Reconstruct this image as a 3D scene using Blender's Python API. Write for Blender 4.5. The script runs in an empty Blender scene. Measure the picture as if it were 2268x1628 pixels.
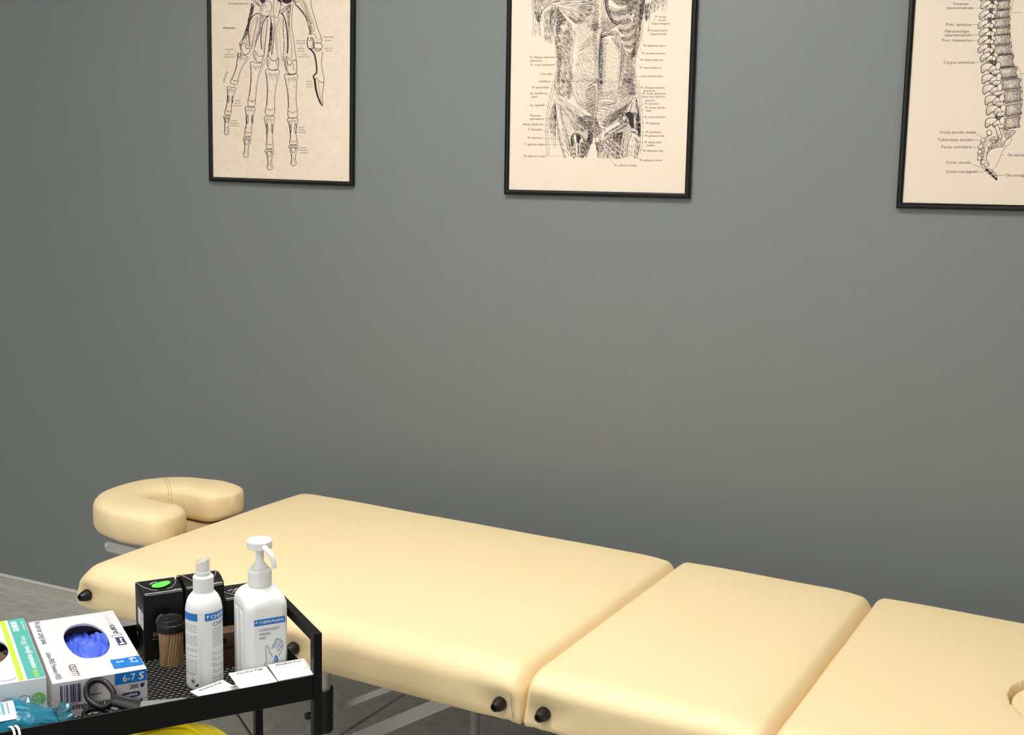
import bpy, bmesh, math, random
from mathutils import Vector, Matrix, noise
rnd = random.Random(7)
PI = math.pi
SC = bpy.context.scene
COL = SC.collection

# ------------------------------------------------------------------ helpers
def lin(h):
    h = h.lstrip('#')
    v = [int(h[i:i+2], 16)/255 for i in (0, 2, 4)]
    return tuple(c/12.92 if c <= .04045 else ((c+.055)/1.055)**2.4 for c in v) + (1,)

def mat(name, col, rough=.5, metal=0, spec=.5, bump=None, bdist=.001, mottle=None, coat=0, emit=None, strength=0, sheen=0, trans=None):
    """bump=(scale, strength[, detail]); mottle=(scale, other colour, amount); trans=transparent share for thin clear plastic"""
    m = bpy.data.materials.new(name); m.use_nodes = True
    nt = m.node_tree; N = nt.nodes; Lk = nt.links
    b = N['Principled BSDF']
    c = lin(col) if isinstance(col, str) else tuple(col)+(1,)
    b.inputs['Base Color'].default_value = c
    b.inputs['Roughness'].default_value = rough
    b.inputs['Metallic'].default_value = metal
    b.inputs['Specular IOR Level'].default_value = spec
    if coat: b.inputs['Coat Weight'].default_value = coat; b.inputs['Coat Roughness'].default_value = .15
    if emit:
        b.inputs['Emission Color'].default_value = lin(emit); b.inputs['Emission Strength'].default_value = strength
    tc = N.new('ShaderNodeTexCoord')
    if mottle:
        n = N.new('ShaderNodeTexNoise'); n.inputs['Scale'].default_value = mottle[0]; n.inputs['Detail'].default_value = 6; n.inputs['Roughness'].default_value = .65
        Lk.new(tc.outputs['Object'], n.inputs['Vector'])
        r = N.new('ShaderNodeValToRGB'); r.color_ramp.elements[0].position = .35; r.color_ramp.elements[1].position = .68
        Lk.new(n.outputs['Fac'], r.inputs['Fac'])
        mx = N.new('ShaderNodeMixRGB'); mx.inputs[1].default_value = c; mx.inputs[2].default_value = lin(mottle[1])
        mu = N.new('ShaderNodeMath'); mu.operation = 'MULTIPLY'; mu.inputs[1].default_value = mottle[2]
        Lk.new(r.outputs['Color'], mu.inputs[0]); Lk.new(mu.outputs[0], mx.inputs[0]); Lk.new(mx.outputs[0], b.inputs['Base Color'])
    if bump:
        n = N.new('ShaderNodeTexNoise'); n.inputs['Scale'].default_value = bump[0]; n.inputs['Detail'].default_value = bump[2] if len(bump) > 2 else 4
        Lk.new(tc.outputs['Object'], n.inputs['Vector'])
        bp = N.new('ShaderNodeBump'); bp.inputs['Strength'].default_value = bump[1]; bp.inputs['Distance'].default_value = bdist
        Lk.new(n.outputs['Fac'], bp.inputs['Height']); Lk.new(bp.outputs[0], b.inputs['Normal'])
    if trans is not None:
        t = N.new('ShaderNodeBsdfTransparent'); mx = N.new('ShaderNodeMixShader'); mx.inputs[0].default_value = trans
        t.inputs[0].default_value = (.96, .96, .96, 1)
        out = N['Material Output']
        Lk.new(b.outputs[0], mx.inputs[1]); Lk.new(t.outputs[0], mx.inputs[2]); Lk.new(mx.outputs[0], out.inputs['Surface'])
    return m

def obj(name, bm, mats, parent=None, smooth=40, fix=True):
    if fix: bmesh.ops.recalc_face_normals(bm, faces=bm.faces)
    me = bpy.data.meshes.new(name); bm.to_mesh(me); bm.free()
    for m in (mats if isinstance(mats, (list, tuple)) else [mats]): me.materials.append(m)
    if smooth:
        me.polygons.foreach_set('use_smooth', [True]*len(me.polygons)); me.set_sharp_from_angle(angle=math.radians(smooth))
    o = bpy.data.objects.new(name, me); COL.objects.link(o)
    if parent: o.parent = parent
    return o

def thing(name, label, cat, loc=(0, 0, 0), rz=0, group=None, rot=None):
    o = bpy.data.objects.new(name, None); COL.objects.link(o)
    o.empty_display_size = .05
    o.location = loc; o.rotation_euler = rot if rot else (0, 0, rz)
    return tag(o, label, cat, group)

def tag(o, label, cat, group=None, kind=None):
    o['label'] = label; o['category'] = cat
    if group: o['group'] = group
    if kind: o['kind'] = kind
    return o

def struct(o):
    o['kind'] = 'structure'; return o

def copy_tree(o, parent=None):
    c = o.copy(); COL.objects.link(c)
    if parent: c.parent = parent
    for ch in [k for k in bpy.data.objects if k.parent == o and k != c]: copy_tree(ch, c)
    return c

def B(): return bmesh.new()

def quad(bm, pts, mi=0):
    f = bm.faces.new([bm.verts.new(p) for p in pts]); f.material_index = mi; return f

def box(bm, lo, hi, bev=0, seg=2, mi=0, mtx=None):
    r = bmesh.ops.create_cube(bm, size=1)
    s = [hi[i]-lo[i] for i in range(3)]; c = [(hi[i]+lo[i])/2 for i in range(3)]
    M = Matrix.Translation(c) @ Matrix.Diagonal((*s, 1))
    if mtx: M = mtx @ M
    bmesh.ops.transform(bm, matrix=M, verts=r['verts'])
    fs = {f for v in r['verts'] for f in v.link_faces}
    for f in fs: f.material_index = mi
    if bev:
        es = {e for f in fs for e in f.edges}
        bmesh.ops.bevel(bm, geom=list(es), offset=bev, segments=seg, affect='EDGES', profile=.5)

def rings(bm, rs, cap0=True, cap1=True, mi=0, closed=True):
    """loft a list of equal-length vertex rings"""
    V = [[bm.verts.new(p) for p in r] for r in rs]; n = len(V[0])
    for a, b in zip(V, V[1:]):
        for i in range(n if closed else n-1):
            j = (i+1) % n
            f = bm.faces.new((a[i], a[j], b[j], b[i])); f.material_index = mi
    if cap0: bm.faces.new(V[0][::-1]).material_index = mi
    if cap1: bm.faces.new(V[-1]).material_index = mi
    return V

def lathe(bm, prof, n=48, c=(0, 0, 0), cap0=True, cap1=True, mi=0, rib=None):
    """prof: list of (radius, z)"""
    rs = []
    for r, z in prof:
        ring = []
        for i in range(n):
            a = 2*PI*i/n; rr = r
            if rib and rib[0] <= z <= rib[1]: rr += rib[2]*(1 if i % 2 else 0)
            ring.append((c[0]+rr*math.cos(a), c[1]+rr*math.sin(a), c[2]+z))
        rs.append(ring)
    return rings(bm, rs, cap0, cap1, mi)

def frame_at(d, up=None):
    d = Vector(d).normalized()
    u = Vector(up) if up else Vector((0, 0, 1))
    if abs(d.dot(u)) > .98: u = Vector((1, 0, 0))
    x = u.cross(d).normalized(); y = d.cross(x)
    return x, y

def tube(bm, pts, r, n=12, cap=True, mi=0, sq=None, up=None):
    """sweep a circle (or a sq=(w,h) rectangle) along pts; r may be a list"""
    pts = [Vector(p) for p in pts]; rs = []
    for i, p in enumerate(pts):
        d = (pts[min(i+1, len(pts)-1)]-pts[max(i-1, 0)])
        x, y = frame_at(d, up)
        rr = r[i] if isinstance(r, (list, tuple)) else r
        if sq:
            w, h = sq
            rs.append([p+x*a*w/2+y*b*h/2 for a, b in ((-1, -1), (1, -1), (1, 1), (-1, 1))])
        else:
            rs.append([p+x*rr*math.cos(2*PI*k/n)+y*rr*math.sin(2*PI*k/n) for k in range(n)])
    rings(bm, rs, cap, cap, mi)

def bar(bm, a, b, w, h, mi=0, up=None):
    tube(bm, [a, b], 0, sq=(w, h), mi=mi, up=up)

def catmull(pts, k=6, closed=False):
    P = [Vector(p) for p in pts]; n = len(P); out = []
    if n < 3: return P
    rng = range(n if closed else n-1)
    for i in rng:
        g = (lambda j: P[j % n]) if closed else (lambda j: P[max(0, min(n-1, j))])
        p0, p1, p2, p3 = g(i-1), g(i), g(i+1), g(i+2)
        for s in range(k):
            t = s/k
            out.append(.5*((2*p1)+(p2-p0)*t+(2*p0-5*p1+4*p2-p3)*t*t+(3*p1-p0-3*p2+p3)*t**3))
    if not closed: out.append(P[-1])
    return out

def rounded_rect(w, d, r, n=6):
    out = []
    for cx, cy, a0 in ((w/2-r, d/2-r, 0), (-w/2+r, d/2-r, 90), (-w/2+r, -d/2+r, 180), (w/2-r, -d/2+r, 270)):
        for i in range(n+1):
            a = math.radians(a0+90*i/n); out.append((cx+r*math.cos(a), cy+r*math.sin(a)))
    return out

_tx = {}
def text_mesh(s, size, bold=0, shear=0, space=1):
    key = (s, size, bold, shear, space)
    if key not in _tx:
        cu = bpy.data.curves.new('lettering', 'FONT'); cu.body = s; cu.size = size; cu.resolution_u = 2
        cu.offset = bold*size; cu.shear = shear; cu.space_character = space
        ob = bpy.data.objects.new('lettering', cu)
        me = bpy.data.meshes.new_from_object(ob)
        vs = [tuple(v.co[:2]) for v in me.vertices]; fs = [tuple(p.vertices) for p in me.polygons]
        bpy.data.meshes.remove(me); bpy.data.objects.remove(ob); bpy.data.curves.remove(cu)
        _tx[key] = (vs, fs)
    return _tx[key]

class Decal:
    """printing laid on a surface: f(x, y, lift) gives the point of the surface"""
    def __init__(s, bm, f): s.bm = bm; s.f = lambda x, y, l: f(x, y, l*.8)
    def grid(s, x0, y0, x1, y1, mi, lift, nx=1, ny=1):
        V = [[s.bm.verts.new(s.f(x0+(x1-x0)*i/nx, y0+(y1-y0)*j/ny, lift)) for i in range(nx+1)] for j in range(ny+1)]
        for j in range(ny):
            for i in range(nx):
                s.bm.faces.new((V[j][i], V[j][i+1], V[j+1][i+1], V[j+1][i])).material_index = mi
    def poly(s, pts, mi, lift):
        f = s.bm.faces.new([s.bm.verts.new(s.f(x, y, lift)) for x, y in pts]); f.material_index = mi
    def stroke(s, pts, w, mi, lift, w1=None, closed=False):
        n = len(pts)
        if n < 2: return
        Lv, Rv = [], []
        for i in range(n):
            if closed: a, b = pts[(i-1) % n], pts[(i+1) % n]
            else: a, b = pts[max(0, i-1)], pts[min(n-1, i+1)]
            dx, dy = b[0]-a[0], b[1]-a[1]; d = math.hypot(dx, dy) or 1
            t = i/(n-1); ww = w if w1 is None else w+(w1-w)*t
            nx, ny = -dy/d*ww/2, dx/d*ww/2
            p = pts[i]
            Lv.append(s.bm.verts.new(s.f(p[0]+nx, p[1]+ny, lift))); Rv.append(s.bm.verts.new(s.f(p[0]-nx, p[1]-ny, lift)))
        for i in range(n if closed else n-1):
            j = (i+1) % n
            s.bm.faces.new((Lv[i], Lv[j], Rv[j], Rv[i])).material_index = mi
    def text(s, txt, x, y, size, mi, lift, bold=0, shear=0, ang=0, align='l', sx=1, space=1, fit=None):
        if fit:
            v0 = text_mesh(txt, size, 0, shear, space)[0]; sx = fit/max(1e-9, max(v[0] for v in v0))
        if bold > .002:      # bold by double strike
            for dx in (-.6, .6): s.text(txt, x+dx*bold*size*math.cos(ang), y+dx*bold*size*math.sin(ang), size, mi, lift+.00002*(dx > 0), 0, shear, ang, align, sx, space)
            return
        vs, fs = text_mesh(txt, size, 0, shear, space)
        if not vs: return
        w = max(v[0] for v in vs)*sx
        ox = {'l': 0, 'c': -w/2, 'r': -w}[align]
        ca, sa = math.cos(ang), math.sin(ang)
        V = [s.bm.verts.new(s.f(x+(vx*sx+ox)*ca-vy*sa, y+(vx*sx+ox)*sa+vy*ca, lift)) for vx, vy in vs]
        for f in fs:
            try: s.bm.faces.new([V[i] for i in f]).material_index = mi
            except ValueError: pass

# ------------------------------------------------------------------ camera
FPX, YAW, PITCH, ROLL = 2687.68, -.4487, .1587, .0226
CAM = Vector((0, -2.8622, 1.4447))
_cy, _sy, _cp, _sp = math.cos(YAW), math.sin(YAW), math.cos(PITCH), math.sin(PITCH)
FWD = Vector((_sy*_cp, _cy*_cp, -_sp)); _r = Vector((_cy, -_sy, 0)); _u = _r.cross(FWD)
RGT = _r*math.cos(ROLL)+_u*math.sin(ROLL); UPV = _u*math.cos(ROLL)-_r*math.sin(ROLL)
cd = bpy.data.cameras.new('camera'); cam = bpy.data.objects.new('camera', cd); COL.objects.link(cam)
cd.sensor_width = 36; cd.sensor_fit = 'HORIZONTAL'; cd.lens = 36*FPX/2268; cd.clip_start = .05
cam.matrix_world = Matrix(((RGT.x, UPV.x, -FWD.x, CAM.x), (RGT.y, UPV.y, -FWD.y, CAM.y), (RGT.z, UPV.z, -FWD.z, CAM.z), (0, 0, 0, 1)))
SC.camera = cam
def ray(x, y): return FWD+RGT*((x-1134)/FPX)-UPV*((y-814)/FPX)
def wall_xz(x, y, depth):
    """the point of a plane parallel to the wall, that far in front of it, seen at a pixel of the photograph"""
    v = ray(x, y); t = (-depth-CAM.y)/v.y; p = CAM+v*t
    return p.x, p.z

SC.view_settings.view_transform = 'Standard'; SC.view_settings.look = 'None'; SC.view_settings.gamma = 1
SC.view_settings.use_curve_mapping = False
SC.view_settings.exposure = EXPOSURE = 0.0
SC.cycles.use_denoising = True
SC.cycles.max_bounces = 8; SC.cycles.diffuse_bounces = 4; SC.cycles.glossy_bounces = 3; SC.cycles.transparent_max_bounces = 10
SC.cycles.caustics_reflective = False; SC.cycles.caustics_refractive = False
SC.cycles.sample_clamp_indirect = 4

# ------------------------------------------------------------------ the room
X0, X1, Y1, ZC = -7.2, 2.6, -6.8, 2.7
M_wall = mat('grey wall paint', '#737777', .42, spec=.35, bump=(170, .35, 3), bdist=.0016)
M_white_wall = mat('pale wall paint', '#d8d8d4', .8, spec=.3)
M_ceil = mat('white ceiling', '#e4e4e2', .9, spec=.2)
def floor_material():
    m = mat('grey speckled vinyl', '#8f8d88', .42, spec=.35)
    nt = m.node_tree; N = nt.nodes; Lk = nt.links; b = N['Principled BSDF']; tc = N['Texture Coordinate']
    mp = N.new('ShaderNodeMapping'); mp.inputs['Rotation'].default_value = (0, 0, .25); mp.inputs['Scale'].default_value = (9, 34, 1)
    Lk.new(tc.outputs['Object'], mp.inputs[0])
    n = N.new('ShaderNodeTexNoise'); n.inputs['Scale'].default_value = 1.6; n.inputs['Detail'].default_value = 9; n.inputs['Roughness'].default_value = .72
    Lk.new(mp.outputs[0], n.inputs['Vector'])
    r = N.new('ShaderNodeValToRGB'); e = r.color_ramp.elements
    e[0].position = .3; e[0].color = lin('#98958d'); e[1].position = .72; e[1].color = lin('#cdcac2')
    k = e.new(.5); k.color = lin('#b3b0a8')
    Lk.new(n.outputs['Fac'], r.inputs['Fac']); Lk.new(r.outputs[0], b.inputs['Base Color'])
    return m
M_floor = floor_material()
bm = B(); box(bm, (X0, Y1, -.1), (X1, 0, 0)); struct(obj('floor', bm, M_floor, smooth=0))
bm = B(); box(bm, (X0, 0, 0), (X1, .12, ZC)); struct(obj('wall_back', bm, M_wall, smooth=0))
bm = B(); box(bm, (X0-.12, Y1, 0), (X0, .12, ZC)); struct(obj('wall_left', bm, M_wall, smooth=0))
bm = B(); box(bm, (X1, Y1, 0), (X1+.12, .12, ZC)); struct(obj('wall_right', bm, M_white_wall, smooth=0))
WX0, WX1, WZ0, WZ1 = -4.2, 1.2, .55, 2.35      # wide unseen window added behind the photographer to let in fill daylight
bm = B()
for lo, hi in (((X0-.12, Y1-.12, 0), (WX0, Y1, ZC)), ((WX1, Y1-.12, 0), (X1+.12, Y1, ZC)), ((WX0, Y1-.12, 0), (WX1, Y1, WZ0)), ((WX0, Y1-.12, WZ1), (WX1, Y1, ZC))): box(bm, lo, hi)
struct(obj('wall_front', bm, M_white_wall, smooth=0))
M_wframe = mat('fill window frame', '#ececea', .4)
bm = B()
for lo, hi in (((WX0, Y1-.09, WZ0), (WX1, Y1-.04, WZ0+.05)), ((WX0, Y1-.09, WZ1-.05), (WX1, Y1-.04, WZ1)), *[((x-.03, Y1-.09, WZ0+.05), (x+.03, Y1-.04, WZ1-.05)) for x in (WX0+.03, WX0+1.8, WX1-1.8, WX1-.03)]): box(bm, lo, hi)
win = struct(obj('fill_window_1', bm, M_wframe, smooth=0))
bm = B(); box(bm, (WX0+.02, Y1-.067, WZ0+.02), (WX1-.02, Y1-.063, WZ1-.02))
obj('fill_window_pane', bm, mat('fill window glass', '#ffffff', .02, trans=.92), win, smooth=0)
bm = B(); box(bm, (X0-.12, Y1-.12, ZC), (X1+.12, .12, ZC+.1)); struct(obj('ceiling', bm, M_ceil, smooth=0))
M_base = mat('grey vinyl skirting', '#aaa69e', .5, mottle=(40, '#b6b2aa', .5))
M_base_lip = mat('pale skirting lip', '#d4d3cf', .35)
bm = B()
pr = [(0, 0), (-.012, 0), (-.012, .003), (-.0075, .006), (-.0065, .0345), (-.0085, .0365), (-.0085, .0415), (0, .0425)]
rings(bm, [[(x, y, z) for y, z in pr] for x in (X0, X1)], True, True)
for f in bm.faces:
    if f.calc_center_median().z > .0355: f.material_index = 1
struct(obj('baseboard_back', bm, [M_base, M_base_lip], smooth=30))

# ceiling panels (all above the frame)
M_lampframe = mat('white lamp frame', '#eeeeee', .4)
def ceiling_light(x, y, power, label, sx=.6, sy=.6):
    t = thing('ceiling_light', label, 'ceiling light', (x, y, ZC), group='ceiling light panels')
    bm = B()
    for a, b, c, d in ((-sx/2-.02, -sy/2-.02, sx/2+.02, -sy/2), (-sx/2-.02, sy/2, sx/2+.02, sy/2+.02), (-sx/2-.02, -sy/2, -sx/2, sy/2), (sx/2, -sy/2, sx/2+.02, sy/2)):
        box(bm, (a, b, -.02), (c, d, 0))
    obj('lamp_frame', bm, M_lampframe, t, smooth=0)
    bm = B(); box(bm, (-sx/2, -sy/2, -.012), (sx/2, sy/2, -.004))
    md = mat('glowing diffuser', '#ffffff', .5, emit='#fffdf8', strength=power)
    obj('diffuser', bm, md, t, smooth=0)
LIGHTS = [(-3.2, -1.3, 5, 'square ceiling panel light above the left end of the room'), (-1.25, -1.3, 40, 'square ceiling panel light above the massage table'), (.7, -1.3, 15, 'square ceiling panel light above the right end of the room'),
          (-5.2, -3.6, 60, 'unseen square ceiling panel light added at the far left to fill light under the table'), (-1.25, -3.8, 30, 'unseen square ceiling panel light added behind the photographer as frontal fill')]  # far left and rear panels are unseen, added as fill light
for a in LIGHTS: ceiling_light(*a)
w = bpy.data.worlds.new('world'); SC.world = w; w.use_nodes = True
SKY = 3.0
w.node_tree.nodes['Background'].inputs[0].default_value = (.93, .97, 1.04, 1); w.node_tree.nodes['Background'].inputs[1].default_value = SKY
pl = bpy.data.lights.new('fill_window_portal', 'AREA'); pl.shape = 'RECTANGLE'; pl.size = WX1-WX0; pl.size_y = WZ1-WZ0; pl.cycles.is_portal = True
po_ = bpy.data.objects.new('fill_window_portal', pl); COL.objects.link(po_); po_.location = ((WX0+WX1)/2, Y1-.02, (WZ0+WZ1)/2); po_.rotation_euler = (PI/2, 0, 0)
BRACES = [('leg_brace', (-1.365, -.66, .312), (-1.12, -.66, .452), .0125, .004), ('tension_cable', (-1.36, -.63, .237), (-1.105, -.63, .442), .005, .005),
          ('leg_brace', (-1.36, -.60, .218), (-1.0, -.60, .441), .026, .004), ('fold_plate', (-1.335, -.64, .352), (-1.56, -.64, .168), .040, .004), ('tension_cable', (-1.80, -.5, .258), (-1.60, -.5, .06), .004, .004)]
PIVOT = (-1.376, -.655, .313)
CRADLE = [(-1.962, -.428), (-2.03, -.434), (-2.11, -.432), (-2.180, -.400), (-2.212, -.320), (-2.192, -.240), (-2.14, -.202), (-2.06, -.196), (-1.985, -.203)]
SEAM = 41
PLATEBAR = [((-2.175, -.46, .494), (-1.90, -.46, .494)), ((-2.175, -.17, .494), (-1.90, -.17, .494))]
RIVET = (-2.166, -.4625, .494)
PADS = [('white alcohol pad sachet half buried at the near left of the three readable ones', -.122, .0225, .6805, .38, .06, -.34),
        ('white alcohol pad sachet in the middle of the three readable ones by the spray bottle', -.0810, .0030, .6985, .06, .11, -.27),
        ('white alcohol pad sachet nearest the corner post of the trolley', -.0245, .0012, .7020, .0, .10, -.04)]
SCISSOR_M = Matrix(((.9585, .0012, .2852, -1.2184), (.2154, .6526, -.7264, -1.6504), (-.187, .7577, .6253, .7017), (0, 0, 0, 1)))
SC_RING = [(-0.0219, -0.0002), (-0.0237, 0.0085), (-0.0193, 0.0161), (-0.0112, 0.0198), (-0.002, 0.0193), (0.0079, 0.0151), (0.0163, 0.0094), (0.0204, 0.0015), (0.0192, -0.007), (0.0134, -0.0129), (0.0044, -0.0146), (-0.0064, -0.0128), (-0.0154, -0.0084)]
SC_ARM = [(.0190, -.0005), (.0330, .0011), (.0460, .0016), (.0606, .0033)]
# ------------------------------------------------------------------ massage table
TY, TYAW, TZ, TB, TW = .2967, -.0511, .577, .475, .775
def vinyl_material():
    m = mat('cream vinyl', '#efd7a8', .46, spec=.4)
    nt = m.node_tree; N = nt.nodes; Lk = nt.links; b = N['Principled BSDF']; tc = N['Texture Coordinate']
    v = N.new('ShaderNodeTexVoronoi'); v.inputs['Scale'].default_value = 560
    n = N.new('ShaderNodeTexNoise'); n.inputs['Scale'].default_value = 55; n.inputs['Detail'].default_value = 3
    mx = N.new('ShaderNodeMath'); mx.operation = 'MULTIPLY_ADD'; mx.inputs[1].default_value = .6
    Lk.new(tc.outputs['Object'], v.inputs['Vector']); Lk.new(tc.outputs['Object'], n.inputs['Vector'])
    Lk.new(n.outputs['Fac'], mx.inputs[0]); Lk.new(v.outputs['Distance'], mx.inputs[2])
    bp = N.new('ShaderNodeBump'); bp.inputs['Strength'].default_value = .22; bp.inputs['Distance'].default_value = .0009
    Lk.new(mx.outputs[0], bp.inputs['Height']); Lk.new(bp.outputs[0], b.inputs['Normal'])
    return m
M_vinyl = vinyl_material()
M_alu = mat('satin aluminium', '#c4c3c0', .42, metal=.45, bump=(300, .05))
M_alu_shade = mat('shaded aluminium', '#74726e', .5, metal=.2)  # aluminium with the shade on the turned-away fold plate put into its colour
M_black_pl = mat('black plastic', '#0f0f0f', .4, spec=.4, bump=(500, .06))
M_cable = mat('steel cable', '#5f5c57', .4, metal=.7)
M_thread = mat('tan thread', '#8a7346', .8)

def axis(a, b, r0, r1, step):
    out = []
    for i in range(7): out.append(a+r0*i/6)
    n = max(2, int((b-r1-a-r0)/step))
    for i in range(1, n): out.append(a+r0+(b-r1-a-r0)*i/n)
    for i in range(7): out.append(b-r1+r1*i/6)
    return out

def pad(bm, x0, x1, y0, y1, z0, z1, rt, rb, step=(.012, .02, .01), pinch=(), drop=(0, 0), hole=None, extra=None):
    """an upholstered slab: rt, rb = (rx0, rx1, ry0, ry1, rz) radii of the top and the bottom edges"""
    X = axis(x0, x1, rt[0], rt[1], step[0]); Y = axis(y0, y1, rt[2], rt[3], step[1]); Z = axis(z0, z1, rb[4], rt[4], step[2])
    if extra: X = sorted(set(X+extra[0])); Y = sorted(set(Y+extra[1]))
    cache = {}
    def pos(x, y, z):
        t = (z-z0)/(z1-z0); t = t*t*(3-2*t)
        R = [rb[i]+(rt[i]-rb[i])*t for i in range(4)]
        rz = rt[4] if z > (z0+z1)/2 else rb[4]
        rx = R[0] if x < (x0+x1)/2 else R[1]; ry = R[2] if y < (y0+y1)/2 else R[3]
        # the grid is laid out for the top radii; squeeze it to the local radius
        def sq(v, a, b, g, l, lo):
            if lo and v < a+g: return a+(v-a)*l/g
            if not lo and v > b-g: return b-(b-v)*l/g
            if lo: return a+l+(v-a-g)*((a+b)/2-a-l)/((a+b)/2-a-g)
            return b-l-(b-g-v)*((a+b)/2-a-l)/((a+b)/2-a-g)
        x = sq(x, x0, x1, rt[0] if x < (x0+x1)/2 else rt[1], rx, x < (x0+x1)/2)
        y = sq(y, y0, y1, rt[2] if y < (y0+y1)/2 else rt[3], ry, y < (y0+y1)/2)
        q = (min(max(x, x0+rx), x1-rx), min(max(y, y0+ry), y1-ry), min(max(z, z0+rb[4]), z1-rt[4]))
        d = Vector(((x-q[0])/rx, (y-q[1])/ry, (z-q[2])/rz))
        if d.length > 1e-6:
            # round the corner, keeping face centres on the box
            d = d/d.length*max(abs(d.x), abs(d.y), abs(d.z))
        p = Vector((q[0]+d.x*rx, q[1]+d.y*ry, q[2]+d.z*rz))
        if t > .5:
            k = (t-.5)*2
            u = (p.x-x0)/(x1-x0); v = (p.y-y0)/(y1-y0)
            p.z += k*.004*(1-(2*v-1)**4)*(1-(2*u-1)**6)
            if p.x-x0 < .1: p.z -= k*drop[0]*(1-(p.x-x0)/.1)**2
            if x1-p.x < .1: p.z -= k*drop[1]*(1-(x1-p.x)/.1)**2
            # soft unevenness of the foam
            p.z += k*.0016*noise.noise((p.x*5, p.y*6, 0))
        for kx, kz in pinch:
            if y < y0+.09:
                r2 = ((p.x-kx)/1.25)**2+(p.z-kz)**2
                g = math.exp(-r2/(2*.017**2))
                p.y += .013*g
                for fx, fz, sg in ((-.018, -.03, .006), (.014, -.032, .006), (-.05, .02, .012), (.045, .016, .010)):
                    wv = math.exp(-((p.x-kx-fx*(1 if fz < 0 else 1))/sg)**2)*math.exp(-((p.z-kz-fz)/.016)**2)
                    p.y += (.0035 if fz < 0 else .0025)*wv
        if hole:
            hx, hy, ax, ay, dp = hole
            e = math.hypot((p.x-hx)/ax, (p.y-hy)/ay)
            if t > .9:
                if e < 1: p.z -= dp*min(1, (1-e)/.06)
                elif e < 1.6: p.z -= .0035*((1.6-e)/.6)**2
        return p
    def vert(i, j, k):
        key = (i, j, k)
        if key not in cache: cache[key] = bm.verts.new(pos(X[i], Y[j], Z[k]))
        return cache[key]
    nx, ny, nz = len(X)-1, len(Y)-1, len(Z)-1
    for i in range(nx):
        for j in range(ny):
            for k in (0, nz): bm.faces.new((vert(i, j, k), vert(i+1, j, k), vert(i+1, j+1, k), vert(i, j+1, k)))
    for i in range(nx):
        for k in range(nz):
            for j in (0, ny): bm.faces.new((vert(i, j, k), vert(i+1, j, k), vert(i+1, j, k+1), vert(i, j, k+1)))
    for j in range(ny):
        for k in range(nz):
            for i in (0, nx): bm.faces.new((vert(i, j, k), vert(i, j+1, k), vert(i, j+1, k+1), vert(i, j, k+1)))

table = thing('massage_table', 'long cream vinyl folding massage table in three padded sections', 'massage table', (0, -TY, 0), TYAW)
S0, S1, S2, S3 = -1.942, -.8115, -.369, .47
HOLE = (.015, -.398, .072, .10)
KN = [(-1.898, .510), (-1.325, .511), (-.858, .507), (-.770, .509), (-.41, .509), (-.325, .509), (.42, .509)]
bm = B(); pad(bm, S0, S1, -TW, 0, TB, TZ, (.058, .026, .055, .03, .046), (.034, .008, .016, .016, .026), pinch=[k for k in KN if k[0] < S1], drop=(.012, .009))
obj('padded_section', bm, M_vinyl, table, smooth=70)
bm = B(); pad(bm, S1+.0006, S2-.0006, -TW, 0, TB, TZ, (.026, .026, .055, .03, .034), (.008, .008, .016, .016, .014), pinch=[k for k in KN if S1 < k[0] < S2], drop=(.001, .010))
obj('padded_section', bm, M_vinyl, table, smooth=70)
fx = [HOLE[0]-.1+.0035*i for i in range(58)]; fy = [HOLE[1]-.13+.0035*i for i in range(75)]
bm = B(); pad(bm, S2, S3, -TW, 0, TB, TZ, (.026, .045, .055, .03, .034), (.008, .02, .016, .016, .014), pinch=[k for k in KN if k[0] > S2], drop=(.001, .01), hole=(*HOLE, .035), extra=(fx, fy))
obj('padded_section', bm, M_vinyl, table, smooth=70)
# plug of the face hole, sitting a little below the rim
bm = B()
lathe(bm, [(1, .545), (1, .560), (.96, .5655), (.85, .5675), (.4, .569), (.05, .5692)], n=64)
bmesh.ops.transform(bm, matrix=Matrix.Translation((HOLE[0], HOLE[1], 0)) @ Matrix.Diagonal((HOLE[2]*.93, HOLE[3]*.93, 1, 1)), verts=bm.verts)
obj('face_hole_plug', bm, M_vinyl, table, smooth=60)
for kx, kz in KN:
    bm = B()
    lathe(bm, [(.0115, -.006), (.0128, 0), (.0130, .004), (.0125, .008), (.0098, .016), (.0082, .0215), (.0072, .0232), (.0052, .0232), (.0046, .0222), (.0040, .0175), (.0022, .0172), (.0018, .0185), (.0004, .0186)], n=40)
    bmesh.ops.transform(bm, matrix=Matrix.Translation((kx, -TW+.0095, kz)) @ Matrix.Rotation(PI/2, 4, 'X'), verts=bm.verts)
    obj('side_knob', bm, M_black_pl, table, smooth=35)
# stitched corner seam of the first section, beside the joint
bm = B()
st = catmull([(-.858, -.728, .5705), (-.846, -.753, .559), (-.838, -.7665, .544), (-.832, -.7735, .524), (-.829, -.7745, .505), (-.827, -.774, .489)], 8)
for a, b in zip(st[::1], st[1::1]):
    m_ = a.lerp(b, .72); tube(bm, [a+Vector((0, -.0011, .0004)), m_+Vector((0, -.0011, .0004))], .00055, n=6)
obj('stitching', bm, M_thread, table)

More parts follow.
